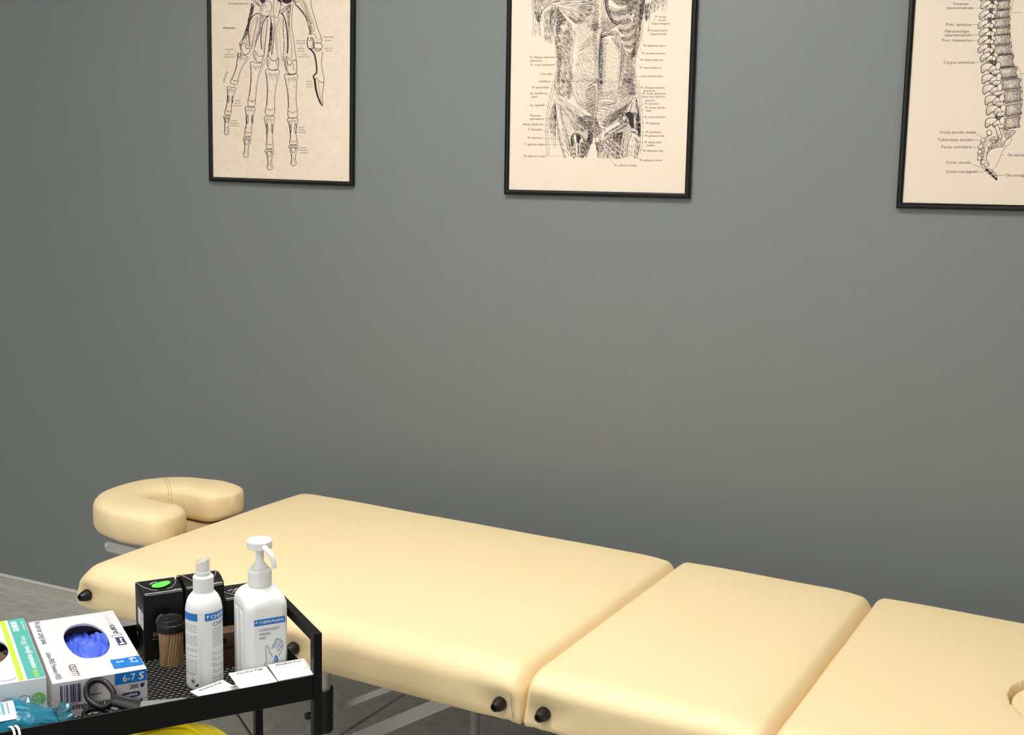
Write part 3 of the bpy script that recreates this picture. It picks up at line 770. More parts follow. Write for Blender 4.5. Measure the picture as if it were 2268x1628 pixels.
# the sachets underneath carry the top three
for e, m, n in ((-.088, .004, 5), (-.022, .004, 5)):
    for i in range(n):
        t = put_pad('white sachet buried in the pile under the three readable alcohol pads', e, m, ZF+.0012+.0038*i, .0, 0)

# ---- glove boxes
def glove_box(t, w, d, h, hole, sheet):
    """carton with a real opening in the top: hole=(cx, cy, ax, ay)"""
    bm = B(); cx, cy, ax, ay = hole; N_ = 64
    inner = [(cx+ax*math.copysign(abs(math.cos(2*PI*i/N_))**.9, math.cos(2*PI*i/N_)), cy+ay*math.copysign(abs(math.sin(2*PI*i/N_))**.9, math.sin(2*PI*i/N_))) for i in range(N_)]
    outer = []
    for i in range(N_):
        a = 2*PI*i/N_; c, s_ = math.cos(a), math.sin(a)
        tt = min((w-cx if c > 0 else cx)/max(1e-9, abs(c)), (d-cy if s_ > 0 else cy)/max(1e-9, abs(s_)))
        outer.append([cx+c*tt, cy+s_*tt])
    for q in ((0, 0), (w, 0), (w, d), (0, d)):
        k = min(range(N_), key=lambda i: (outer[i][0]-q[0])**2+(outer[i][1]-q[1])**2); outer[k] = list(q)
    mid = [((o[0]*.35+i[0]*.65), (o[1]*.35+i[1]*.65)) for o, i in zip(outer, inner)]
    zz = lambda x, y: h+.0012*noise.noise((x*40, y*30, 1))*min(1, min(x, w-x, y, d-y)/.02)
    rings(bm, [[(x, y, 0) for x, y in outer], [(x, y, h) for x, y in outer], [(x, y, zz(x, y)) for x, y in mid], [(x, y, zz(x, y)) for x, y in inner], [(x, y, h-.0035) for x, y in inner]], True, False)
    for f in bm.faces:
        if len(f.verts) > 4: f.material_index = 0
    o = obj('carton', bm, sheet, t, smooth=20); return o, zz, inner
def crumple(hole, h, m, seed, nm, t, amp=.010, depth=.008):
    """soft folded sheets heaped below the opening"""
    cx, cy, ax, ay = hole; bm = B(); n = 70; V = {}
    def fold(x):     # rounded ridge with a sharp valley
        x = x-math.floor(x); return math.sin(PI*x)**.8
    for i in range(n+1):
        for j in range(n+1):
            u, v = 2*i/n-1, 2*j/n-1
            x, y = cx+u*ax*1.12, cy+v*ay*1.12
            w1 = noise.noise((u*1.2+seed, v*1.2, .3)); w2 = noise.noise((u*1.7, v*1.9+seed, 1.7))
            big = fold(.9*v+.55*u+.7*w1+seed*.37); small = fold(2.1*u-1.3*v+1.4*w2+seed)
            r = math.hypot(u, v)
            rear = max(0, min(1, (v-.15-.25*u)/.6))
            z = h-depth+amp*(.9*big+.30*small-.75)+.003*w1-.016*rear*rear*(3-2*rear)
            if r > .92: z = min(z, h-.007-(r-.92)*.06)
            V[i, j] = bm.verts.new((x, y, min(z, h+.004)))
    for i in range(n):
        for j in range(n): bm.faces.new((V[i, j], V[i+1, j], V[i+1, j+1], V[i, j+1]))
    return obj(nm, bm, m, t, smooth=60)
M_card_pink = mat('white glossy card', '#dcd4d7', .42, spec=.4, mottle=(14, '#d3c9cb', .6))
gb = thing('glove_box', 'white carton of blue gloves with a round opening, in the middle of the tray', 'glove box', tw(-.3540, .0845, ZF), TROT)
GW, GD, GH = .1300, .2620, .0536
GHOLE = (.0700, .1475, .0310, .0750)
_, gz, ginner = glove_box(gb, GW, GD, GH, GHOLE, M_card_pink)
M_glove = mat('blue nitrile', '#4c66d8', .45, spec=.35, mottle=(35, '#3a50b8', .5))
crumple(GHOLE, GH, M_glove, 4.2, 'glove_bundle', gb, amp=.012, depth=.007)
g_top = lambda x, y, l: Vector((x, y, gz(x, y)+.00045+l))
bm = B(); s_ = Decal(bm, g_top)
# lettering on the lid runs from the rear towards the front, its head to the right
rd = -PI/2
s_.grid(.0008, .0008, .0230, GD-.0008, 4, .0001, nx=12, ny=60)
s_.text('We care for caring hands', .0072, .2600, .0140, 1, .0006, ang=rd, shear=.25, fit=.104)
s_.text('Latex-FREE Powder-FREE', .0072, .1205, .0110, 1, .0006, ang=rd, fit=.109, bold=.012)
s_.text('CE2777', .0300, .0592, .0135, 2, .0002, ang=rd, fit=.044)
s_.text('semper', .1120, .2530, .0150, 1, .0002, ang=rd, fit=.056, bold=.055); s_.text('semper', .1120, .2530, .0150, 0, .0005, ang=rd, fit=.056)
s_.text('care', .1120, .1960, .0155, 1, .0002, ang=rd, bold=.05, fit=.041)
sw = [tuple(p[:2]) for p in catmull([(.118, .156, 0), (.1225, .151, 0), (.1215, .146, 0), (.116, .146, 0), (.112, .150, 0), (.108, .148, 0), (.108, .143, 0), (.113, .140, 0)], 6)]
s_.stroke(sw, .0010, 1, .0002)
s_.grid(.1105, .1055, .1225, .1385, 1, .0002, nx=3, ny=3)
s_.poly([(.1125, .108), (.1200, .108), (.1200, .112), (.1180, .112), (.1180, .128), (.1200, .128), (.1200, .133), (.1160, .133), (.1160, .112), (.1125, .112)], 0, .0004)
s_.grid(.0875, .0165, GW-.0008, .0520, 3, .0002, nx=6, ny=3)
s_.text('S', .0945, .0430, .0150, 0, .0005, ang=rd, bold=.05); s_.text('6-7', .1130, .0480, .0150, 0, .0005, ang=rd, bold=.02)
s_.grid(.0300, .0008, .0305, .0600, 5, 0, ny=8)
obj('lid_print', bm, [M_white_print, M_navy, M_ink, M_blue, mat('pale card strip', '#e8e4ea', .45), mat('faint crease', '#d8cdcf', .6)], gb, smooth=0, fix=False)
bm = B(); s_ = Decal(bm, lambda x, y, l: Vector((x, -.0004-l, y)))
s_.grid(.0845, .0362, GW-.0005, .0532, 3, 0); s_.text('6-7', .0950, .0395, .0150, 0, .0002, fit=.0185); s_.text('S', .1175, .0395, .0155, 0, .0002, bold=.06, shear=.15)
s_.text('200', .1048, .0268, .0092, 1, 0, bold=.03, fit=.0125)
for i in range(4): s_.stroke([(.1208+.0012*i, .0300), (.1203+.0020*i, .0335+.0005*(i % 2))], .0010, 1, 0)
s_.poly([(.1208, .0268), (.1240, .0268), (.1262, .0310), (.1203, .0312)], 1, 0)
s_.poly([tuple((.1065+.0130*math.copysign(abs(math.cos(a))**.4, math.cos(a)), .0178+.0042*math.copysign(abs(math.sin(a))**.5, math.sin(a)))) for a in [2*PI*i/28 for i in range(28)]], 1, 0)
s_.text('velvet', .0975, .0160, .0068, 0, .0002, bold=.03, shear=.2, fit=.0185)
s_.text('sempercare', .0200, .0105, .0140, 2, 0, bold=.03, fit=.0560)
s_.text('800000040001', .0500, .0270, .0042, 2, 0, bold=.01, fit=.016)
s_.text('10 Rev. 2 ed', .0330, .0030, .0032, 2, 0); s_.text('www.m.R', .1170, .0085, .0034, 2, 0)
x = .0100
for i, wv in enumerate((2, 1, 1, 3, 1, 2, 1, 1, 2, 3, 1, 1, 2, 1, 3, 1, 2, 2, 1, 1, 3, 1, 1, 2)):
    if i % 2 == 0: s_.grid(x, .0215, x+wv*.00075, .0490, 1, 0)
    x += wv*.00075
s_.text('9 001570 051732', .0095, .0180, .0034, 1, 0)
obj('front_print', bm, [M_white_print, M_navy, M_ink, M_blue], gb, smooth=0, fix=False)

gc = thing('glove_box', 'white and green carton of examination gloves at the left edge of the tray', 'glove box', tw(-.4920, .0840, ZF), TROT)
KW, KD, KH = .1300, .2520, .0660
KHOLE = (.0600, .1330, .0345, .0560)
M_card_w = mat('white card', '#f3f3f0', .42, spec=.4)
_, kz_, _i = glove_box(gc, KW, KD, KH, KHOLE, M_card_w)
crumple(KHOLE, KH, mat('brown glove lining', '#6e5743', .6, mottle=(40, '#3c2e22', .8)), 9.1, 'glove_bundle', gc, amp=.010, depth=.012)
bm = B(); s_ = Decal(bm, lambda x, y, l: Vector((x, y, kz_(x, y)+.00045+l)))
s_.grid(.1060, .002, KW-.0006, KD-.0006, 1, 0, nx=5, ny=20); s_.grid(.0950, .002, .1020, KD-.0006, 2, 0, nx=2, ny=20)
ru = PI/2
s_.text('nitrile', .1225, .0050, .0120, 2, .0003, ang=ru, bold=.02, fit=.029); s_.text('examination gloves', .1225, .0380, .0120, 0, .0003, ang=ru, bold=.02, fit=.090); s_.text('150 pcs', .1215, .1340, .0105, 0, .0003, ang=ru, bold=.01, fit=.036)
s_.text('KLINION', .1180, .1965, .0130, 0, .0003, ang=ru, bold=.06, fit=.044); s_.text('personal care', .1265, .1980, .0050, 0, .0003, ang=ru, fit=.040)
gl = [tuple(p[:2]) for p in catmull([(.000, .052, 0), (.025, .056, 0), (.050, .043, 0), (.0905, .032, 0), (.0880, .010, 0), (.060, .014, 0), (.025, .012, 0), (.000, .012, 0)], 4)]
s_.poly(gl, 3, .0001); s_.stroke(gl, .0006, 4, .0003)
s_.text('CE', .0640, .214, .007, 4, .0002, ang=ru); s_.stroke([(.070, .206), (.076, .206), (.076, .226), (.070, .226)], .0005, 4, .0002, closed=True)
obj('lid_print', bm, [M_white_print, mat('teal print', '#4fa79c', .45), mat('lime print', '#b7dd3a', .45), mat('pale aqua print', '#cfe3e2', .5), M_gray_print], gc, smooth=0, fix=False)
bm = B(); s_ = Decal(bm, lambda x, y, l: Vector((x, -.0004-l, y)))
for cx in (.0795, .1000):
    s_.stroke([(cx+.0088*math.cos(a), .0350+.0095*math.sin(a)) for a in [2*PI*i/40 for i in range(40)]], .0006, 1, 0, closed=True)
s_.text('powderfree', .0725, .0345, .0036, 1, 0); s_.text('latexfree', .0940, .0345, .0036, 1, 0)
s_.poly([(.1190+.0095*math.cos(a), .0360+.0100*math.sin(a)) for a in [2*PI*i/40 for i in range(40)]], 0, 0)
s_.text('0.07', .1125, .037, .0055, 2, .0003, bold=.03); s_.text('mm', .1150, .0315, .0048, 2, .0003)
obj('front_print', bm, [mat('leaf green print', '#86c552', .5), M_ink, M_white_print], gc, smooth=0, fix=False)

# ---- scissors
sx = thing('scissors', 'scissors with black ring handles leaning on the blue glove carton', 'scissors')
SCM = SCISSOR_M
sx.matrix_world = SCM
def ring_handle(pts, r, flat=1.0):
    bm = B(); P = catmull([(x, y, 0) for x, y in pts], 6, True); n = len(P); rs = []
    for i, p in enumerate(P):
        d = (P[(i+1) % n]-P[i-1]).normalized(); nx = Vector((-d.y, d.x, 0))
        rs.append([p+nx*(r*1.0*math.cos(2*PI*k/14))+Vector((0, 0, 1))*(r*flat*math.sin(2*PI*k/14)) for k in range(14)])
    V = [[bm.verts.new(q) for q in r_] for r_ in rs]
    for i in range(n):
        for k in range(14): bm.faces.new((V[i][k], V[i][(k+1) % 14], V[(i+1) % n][(k+1) % 14], V[(i+1) % n][k]))
    return bm
def arm(bm, pts, ws, th):
    P = catmull([(x, y, 0) for x, y in pts], 6); n = len(P); rs = []
    for i, p in enumerate(P):
        d = (P[min(n-1, i+1)]-P[max(0, i-1)]).normalized(); nx = Vector((-d.y, d.x, 0)); w_ = ws[0]+(ws[1]-ws[0])*i/(n-1)
        rs.append([p+nx*(w_*math.copysign(abs(math.cos(2*PI*k/16))**.7, math.cos(2*PI*k/16)))+Vector((0, 0, th*math.copysign(abs(math.sin(2*PI*k/16))**.7, math.sin(2*PI*k/16)))) for k in range(16)])
    rings(bm, rs)
bm = ring_handle(SC_RING, .0042, 1.3); arm(bm, SC_ARM, (.0085, .0105), .0050); obj('handle', bm, M_black_pl, sx, smooth=60)
bm = ring_handle([(x+.012, -y*.62-.0245, 0)[:2] for x, y in SC_RING], .0040, 1.2); arm(bm, [(.030, -.034), (.050, -.026), (.075, -.014)], (.007, .009), .0045)
bmesh.ops.transform(bm, matrix=Matrix.Translation((0, 0, -.004)), verts=bm.verts); obj('handle', bm, M_black_pl, sx, smooth=60)

# blade of the scissors, lying along inside the front rim
a_ = SCM.inverted() @ tw(-.2480, .0225, .6940); b_ = SCM.inverted() @ tw(-.1860, .0075, .6985)
bm = B()
d_ = (b_-a_).normalized(); s_ = Vector((0, 0, 1)).cross(d_).normalized()
for k0, zz in ((0, .0002), (1, -.0016)):
    off = Vector((0, 0, zz))
    ra = [a_+s_*.0058+off, a_-s_*.0058+off, a_-s_*.0058+off-Vector((0, 0, .0014)), a_+s_*.0058+off-Vector((0, 0, .0014))]
    rb = [b_+s_*.0012+off, b_-s_*.0008+off, b_-s_*.0008+off-Vector((0, 0, .0010)), b_+s_*.0012+off-Vector((0, 0, .0010))]
    rings(bm, [ra, rb])
obj('blade', bm, mat('steel blade', '#c4c4c4', .28, metal=.9), sx, smooth=0)

# ---- teal pack of wipes in a crumpled clear wrapper
M_teal = mat('teal wrapper', '#0580a2', .36, spec=.5, mottle=(60, '#075a70', .8))
M_teal_dk = mat('dark teal wrapper', '#0b5666', .32, spec=.5)
M_teal_lt = mat('light teal print', '#58c8dc', .35)
wp = thing('wipes_pack', 'teal packet with a white barcode label lying along the front rim of the tray', 'packet', tw(-.433, .040, ZF), TROT)
def pillow(bm, x0, x1, hw, h, seed, fin=.02, nx=110, ny=64, base=.0):
    rs = []
    for i in range(nx+1):
        u = i/nx; x = x0+(x1-x0)*u
        k = min(1, (u/.10)**.6 if u < .10 else 1, ((1-u)/.22)**.75 if u > .78 else 1); ring = []
        for j in range(ny):
            a = 2*PI*j/ny; c, s_ = math.cos(a), math.sin(a)
            y = hw*math.copysign(abs(c)**.7, c)*(.62+.38*k); z = base+h/2+h/2*math.copysign(abs(s_)**.75, s_)*max(.05, k)
            w_ = noise.noise((x*55+seed, a*1.3, seed))*.0026+noise.noise((x*18, a*3, seed+2))*.002+(abs(noise.noise((x*140, a*5+x*60, seed+5)))-.25)*.0030*min(1, max(0, (x+.005)/.02))
            if s_ < -.3: w_ = 0; z = max(z, base+.0006)
            ring.append((x, y+w_*c, z+w_*s_))
        rs.append(ring)
    rings(bm, rs)
bm = B(); pillow(bm, -.150, .078, .034, .052, 3); obj('packet', bm, M_teal, wp, smooth=50)
def packf(x, y, l):   # top surface of the packet, x along, y across (-1..1)
    c = max(-1, min(1, y)); k = 1 if x < .028 else max(.05, ((.078-x)/.050))**.75
    a = math.acos(math.copysign(abs(c)**(1/.7), c)); s_ = abs(math.sin(a))
    return Vector((x, .0345*c*(.62+.38*k), .026+.026*s_**.75*max(.05, k)+.0026+l))
bm = B(); s_ = Decal(bm, packf)
s_.grid(-.044, -.88, .0235, .30, 0, .0004, nx=12, ny=14)
x = -.040
for i, wv in enumerate((2, 1, 1, 3, 1, 2, 1, 1, 2, 3, 1, 1, 2, 1, 3, 1, 2, 2, 1)):
    if i % 2 == 0: s_.grid(x, -.70, x+wv*.0018, .20, 1, .0009, nx=2, ny=12)
    x += wv*.0018
for i in range(9):
    x = .027+.0050*i
    s_.stroke([(x+.0012*math.sin(j*1.9+i)+.001*j, .55-.07*j) for j in range(5+(i % 3))], .0009, 2, .0025)
for i in range(5):
    x = .030+.008*i; s_.stroke([(x+.004*j, -.02-.05*j+.04*math.sin(i*2.1)) for j in range(5)], .0007, 2, .0025)
s_.grid(.0245, -.46, .042, -.42, 2, .0020, nx=6); s_.stroke([(.030, -.43), (.045, -.52), (.062, -.30), (.071, -.1)], .0012, 2, .0014)
obj('packet_print', bm, [M_paper_w, mat('barcode teal', '#5f9aa2', .5), M_teal_lt], wp, smooth=0, fix=False)
rp = random.Random(3)
bm = B(); rs = []   # flat end fin, standing on edge
for i in range(15):
    y = -.030+.056*i/14; xo = .0760+.003*math.sin(i*1.1); zt = .038+.004*math.sin(i*.8+1)-.010*abs(2*i/14-1)**3
    rs.append([(xo, y, .003), (xo+.0165+.0015*math.sin(i*1.7), y, .004), (xo+.0180+.0015*math.sin(i*1.7), y, .006), (xo+.0165+.002*math.sin(i*1.3), y, zt), (xo+.0145+.002*math.sin(i*1.3), y, zt+.0012), (xo+.001, y, zt-.006)])
rings(bm, rs); o_ = obj('end_fin', bm, M_teal_dk, wp, smooth=60)
bm = B(); s_ = Decal(bm, lambda x, y, l: Vector((x, -.0312-l, y)))
s_.text('tch', .0790, .014, .0080, 0, .0003, bold=.04); obj('fin_print', bm, M_white_print, o_, smooth=0, fix=False)
bm = B()   # loose clear film, faceted, standing over the right half of the packet
G = {}; NI, NJ = 15, 10
for i in range(NI):
    for j in range(NJ):
        u, v = i/(NI-1), j/(NJ-1)
        x = .030+.056*u; y = -.033+.062*v
        k = 1 if x < .028 else max(.05, ((.078-x)/.050) if x < .078 else .05)**.75
        z = .0270+.026*k*(1-(abs(2*v-1))**2.4)+.034*max(0, u)**.8*(1-u)**.25*math.sin(PI*min(1, .15+v*.85))+.006*noise.noise((u*4.5, v*4, 7))+.003*rp.random()
        G[i, j] = bm.verts.new((x+.001*rp.random(), y, z))
for i in range(NI-1):
    for j in range(NJ-1):
        if rp.random() > .5: bm.faces.new((G[i, j], G[i+1, j], G[i+1, j+1])); bm.faces.new((G[i, j], G[i+1, j+1], G[i, j+1]))
        else: bm.faces.new((G[i, j], G[i+1, j], G[i, j+1])); bm.faces.new((G[i+1, j], G[i+1, j+1], G[i, j+1]))
obj('clear_film', bm, M_clear, wp, smooth=0)
bm = B()   # flattened clear hem along the front of the packet
rs = []
for i in range(30):
    x = -.14+.215*i/29; w_ = .0012*noise.noise((x*60, 1, 4))
    rs.append([(x, -.0335+w_, .030+w_), (x, -.0375, .033+w_*2), (x, -.0385, .0335+w_*2), (x, -.0345+w_, .029+w_)])
rings(bm, rs); obj('film_hem', bm, mat('milky film', '#dfe6e2', .25, trans=.35), wp, smooth=30)

# ---- two white cable ties looped over the front rim
M_tie = mat('white nylon tie', '#f4f4f4', .35)
for de in (0, .0062):
    bm = B(); P = [Vector((.0020*math.sin(a*1)+.006*math.sin(a/2), .0115*math.cos(a), .0150*math.sin(a))) for a in [2*PI*i/40 for i in range(41)]]
    tube(bm, P, 0, sq=(.0030, .0013)); box(bm, (-.0030, -.0145, -.0020), (.0030, -.0100, .0030), .0005, 1)
    o = obj('cable_tie', bm, M_tie, None, smooth=40)
    o.location = tw(-.4235+de, .0015, .6905); o.rotation_euler = (0, 0, TROT+.25)
    tag(o, 'thin white cable tie looped round the front rim of the black tray', 'cable tie', 'pair of white cable ties')

# ---- yellow waste tub on the lower shelf
M_yel = mat('yellow plastic', '#ffe806', .4, spec=.4, mottle=(8, '#f2da06', .5))
M_yel2 = mat('deep yellow plastic', '#e9d30a', .45)
yb = thing('waste_bin', 'round yellow plastic waste tub with a domed lid on the lower trolley shelf', 'bin', tw(-.170, .200, .340), TROT)
bm = B(); lathe(bm, [(.082, 0), (.085, .003), (.094, .172), (.094, .176), (.002, .176)], n=64); obj('tub_body', bm, M_yel2, yb, smooth=40)
bm = B(); lathe(bm, [(.0945, .165), (.0985, .166), (.0990, .182), (.0970, .190), (.0925, .194), (.0800, .1965), (.0790, .1975), (.0560, .2005), (.0550, .2025), (.0300, .2040), (.002, .2042)], n=72); ld = obj('lid', bm, M_yel, yb, smooth=35)
bm = B(); tube(bm, catmull([(-.055, .020, .199), (-.035, .045, .2065), (.0, .052, .2075), (.035, .038, .2065), (.05, .012, .200)], 6), .004, n=12); obj('lid_ridge', bm, M_yel, ld, smooth=50)
bm = B(); box(bm, (-.010, .050, .200), (-.001, .068, .2055), .002, 3); obj('closure_tab', bm, mat('grey plastic tab', '#857c66', .4), ld, smooth=50)
# ------------------------------------------------------------------ framed anatomical prints
M_frame = mat('black lacquer frame', '#090909', .3, spec=.3)
M_paper = mat('warm cream paper', '#e0d0be', .62, mottle=(7, '#dccbb6', .6))
M_paper_old = mat('aged speckled paper', '#e5d4c0', .62, mottle=(60, '#d6c3aa', .5))
M_inkp = mat('printed engraving ink', '#241c21', .7)
M_inkg = mat('greyish printed caption', '#4a3f42', .7)
M_inkw = mat('paper left white in the engraving', '#e2d3c1', .62)
FT, PD = .0140, .0075
class Poster:
    def __init__(s, label, bl, br, paper, sc, ox, wall_w=.5, hgt=.7):
        ax, az = wall_xz(*bl, FT); bx, bz = wall_xz(*br, FT)
        d = Vector((bx-ax, 0, bz-az)).normalized(); u = Vector((-d.z, 0, d.x))
        s.o = Vector((ax, 0, az)); s.d = d; s.u = u; s.sc = sc; s.ox = ox; s.oy = 0
        w, h, mw = wall_w, hgt, .0128
        s.t = thing('framed_poster', label, 'poster', s.o, group='framed anatomical prints')
        L = lambda x, y, dep: d*x+u*y+Vector((0, -dep, 0))
        bm = B(); prof = [(0, .0005), (0, FT-.0030), (.0012, FT-.0012), (.0035, FT-.0002), (.0062, FT), (.0085, FT-.0006), (mw-.0025, FT-.0022), (mw-.0008, FT-.0030), (mw, FT-.0042), (mw, .0062), (mw-.004, .0005)]
        cs = [(0, 0, 1, 1), (w, 0, -1, 1), (w, h, -1, -1), (0, h, 1, -1)]
        R = [[L(cx+sx*i, cy+sy*i, dep) for i, dep in prof] for cx, cy, sx, sy in cs]
        V = [[bm.verts.new(p) for p in r] for r in R]; n = len(prof)
        for k in range(4):
            a, b = V[k], V[(k+1) % 4]
            for i in range(n): bm.faces.new((a[i], a[(i+1) % n], b[(i+1) % n], b[i]))
        obj('frame', bm, M_frame, s.t, smooth=28)
        bm = B()
        bk = [L(x, y, .003) for x, y in ((.003, .003), (w-.003, .003), (w-.003, h-.003), (.003, h-.003))]
        quad(bm, bk); obj('backing_board', bm, M_card_black, s.t, smooth=0)
        s.bm = B(); quad(s.bm, [L(x, y, PD) for x, y in ((.010, .010), (w-.010, .010), (w-.010, h-.010), (.010, h-.010))])
        s.paper = paper
        def f(x, y, l):
            wx, wz = wall_xz(s.ox+x/s.sc, s.oy-y/s.sc, PD+l)
            return Vector((wx-s.o.x, -(PD+l), wz-s.o.z))
        s.D = Decal(s.bm, f)
        s.rand = random.Random(11); s.heavy = 1
    def fl(s, pts): return [(x, -y) for x, y in pts]
    def cm(s, pts, k=5, closed=False):
        return [(p.x, p.y) for p in catmull([(x, y, 0) for x, y in pts], k, closed)]
    def line(s, pts, w=3.0, w1=None, closed=False, mi=1, sm=True, lift=.0002):
        p = s.cm(pts, 5, closed) if sm and len(pts) > 2 else pts
        s.D.stroke(s.fl(p), w, mi, lift, w1, closed)
    def fill(s, pts, mi=1, lift=.00012, sm=True):
        p = s.cm(pts, 4, True) if sm else pts
        s.D.poly(s.fl(p), mi, lift)
    def cap(s, txt, x, y, size, align='l', mi=1, shear=0, ang=0, bold=.008, sx=1, space=1):
        s.D.text(txt, x, -y, size, mi, .0002, bold=bold, shear=shear, ang=ang, align=align, sx=sx, space=space)
    def samp(s, pts, n):
        p = s.cm(pts, 8) if len(pts) > 2 else pts
        ln = [0]
        for a, b in zip(p, p[1:]): ln.append(ln[-1]+math.hypot(b[0]-a[0], b[1]-a[1]))
        out = []; j = 0
        for i in range(n):
            t = ln[-1]*i/(n-1)
            while j < len(ln)-2 and ln[j+1] < t: j += 1
            k = (t-ln[j])/max(1e-6, ln[j+1]-ln[j]); out.append((p[j][0]+(p[j+1][0]-p[j][0])*k, p[j][1]+(p[j+1][1]-p[j][1])*k))
        return out
    def at(s, P, t):
        t = max(0, min(1, t))*(len(P)-1); i = min(int(t), len(P)-2); k = t-i
        return (P[i][0]+(P[i+1][0]-P[i][0])*k, P[i][1]+(P[i+1][1]-P[i][1])*k)
    def loft(s, P, Q, n, w=2.4, jit=1.5, lo=(0, .15), hi=(.85, 1), wavy=0):
        """n fibres running the same way as P and Q"""
        P, Q = s.samp(P, 14), s.samp(Q, 14); r = s.rand
        for i in range(n):
            k = (i+.5)/n+r.uniform(-.3, .3)/n; a = r.uniform(*lo); b = r.uniform(*hi); pts = []
            for q in range(9):
                t = a+(b-a)*q/8; p0, p1 = s.at(P, t), s.at(Q, t)
                pts.append((p0[0]+(p1[0]-p0[0])*k+r.uniform(-jit, jit)*.4, p0[1]+(p1[1]-p0[1])*k+r.uniform(-jit, jit)*.4))
            s.D.stroke(s.fl(pts), w*r.uniform(.7, 1.25), 1, .0002, w*r.uniform(.25, .8))
    def rungs(s, L, R, n, shift=0, sag=0, w=2.2, a=(0, .1), b=(.9, 1), t0=0, t1=1):
        """n strokes across from the edge L to the edge R"""
        L, R = s.samp(L, 24), s.samp(R, 24); r = s.rand
        for i in range(n):
            t = t0+(t1-t0)*(i+.5)/n+r.uniform(-.3, .3)/n; p0, p1 = s.at(L, t), s.at(R, t+shift); u0, u1 = r.uniform(*a), r.uniform(*b); pts = []
            for q in range(7):
                u = u0+(u1-u0)*q/6; y = sag*math.sin(PI*u)
                pts.append((p0[0]+(p1[0]-p0[0])*u, p0[1]+(p1[1]-p0[1])*u+y))
            s.D.stroke(s.fl(pts), w*r.uniform(.75, 1.2), 1, .0002, w*r.uniform(.25, .7))
    def tile(s, ox, oy, sc): s.ox, s.oy, s.sc = ox, oy, sc
    def tone(s, poly, ang, sp, ln, w, grad=None, lift=.0002, curve=0):
        """engraved shading: strokes that follow the direction ang (degrees, or a function, or ('x'|'y', a0, a1)) inside the outline"""
        r = s.rand; P = s.cm(poly, 3, True); xs = [p[0] for p in P]; ys = [p[1] for p in P]
        x0, x1, y0, y1 = min(xs), max(xs), min(ys), max(ys)
        def inside(x, y):
            c = False; j = len(P)-1
            for i in range(len(P)):
                if (P[i][1] > y) != (P[j][1] > y) and x < (P[j][0]-P[i][0])*(y-P[i][1])/(P[j][1]-P[i][1])+P[i][0]: c = not c
                j = i
            return c
        def A_(x, y):
            if callable(ang): return ang(x, y)
            if isinstance(ang, tuple):
                t = (x-x0)/(x1-x0) if ang[0] == 'x' else (y-y0)/(y1-y0); return math.radians(ang[1]+(ang[2]-ang[1])*min(1, max(0, t)))
            return math.radians(ang)
        def G(x, y):
            if grad is None: return 1
            if callable(grad): return grad(x, y)
            t = (x-x0)/(x1-x0) if grad[0] == 'x' else (y-y0)/(y1-y0); return grad[1]+(grad[2]-grad[1])*t
        am = A_((x0+x1)/2, (y0+y1)/2); ca, sa = math.cos(am), math.sin(am)
        R_ = math.hypot(x1-x0, y1-y0)/2; cx, cy = (x0+x1)/2, (y0+y1)/2; v = -R_; row = 0
        while v < R_:
            u = -R_+r.random()*ln
            while u < R_:
                x, y = cx+u*ca-v*sa+r.uniform(-.2, .2)*sp, cy+u*sa+v*ca+r.uniform(-.3, .3)*sp
                if inside(x, y):
                    g = G(x, y)
                    if g > .12 and r.random() < g*1.6:
                        L_ = ln*r.uniform(.55, 1.15); h = []
                        for sg in (1, -1):
                            px_, py_ = x, y; seg = []
                            for q in range(4):
                                a = A_(px_, py_)+curve*sg*q*.02; px_ += sg*math.cos(a)*L_/8; py_ += sg*math.sin(a)*L_/8
                                if not inside(px_, py_): break
                                seg.append((px_, py_))
                            h.append(seg)
                        pts = h[1][::-1]+[(x, y)]+h[0]
                        if len(pts) > 2:
                            ww = w*s.heavy*min(1.25, .45+.6*g)*r.uniform(.75, 1.2)
                            k = len(pts)//2; s.D.stroke(s.fl(pts[:k+1]), ww*.3, 1, lift, ww); s.D.stroke(s.fl(pts[k:]), ww, 1, lift, ww*.25)
                u += ln*.86
            v += sp
    def white(s, pts, w, w1=None): s.D.stroke(s.fl(s.cm(pts, 5) if len(pts) > 2 else pts), w, 3, .00035, w1)
    def done(s):
        obj('print', s.bm, [s.paper, M_inkp, M_inkg, M_inkw], s.t, smooth=0, fix=False)

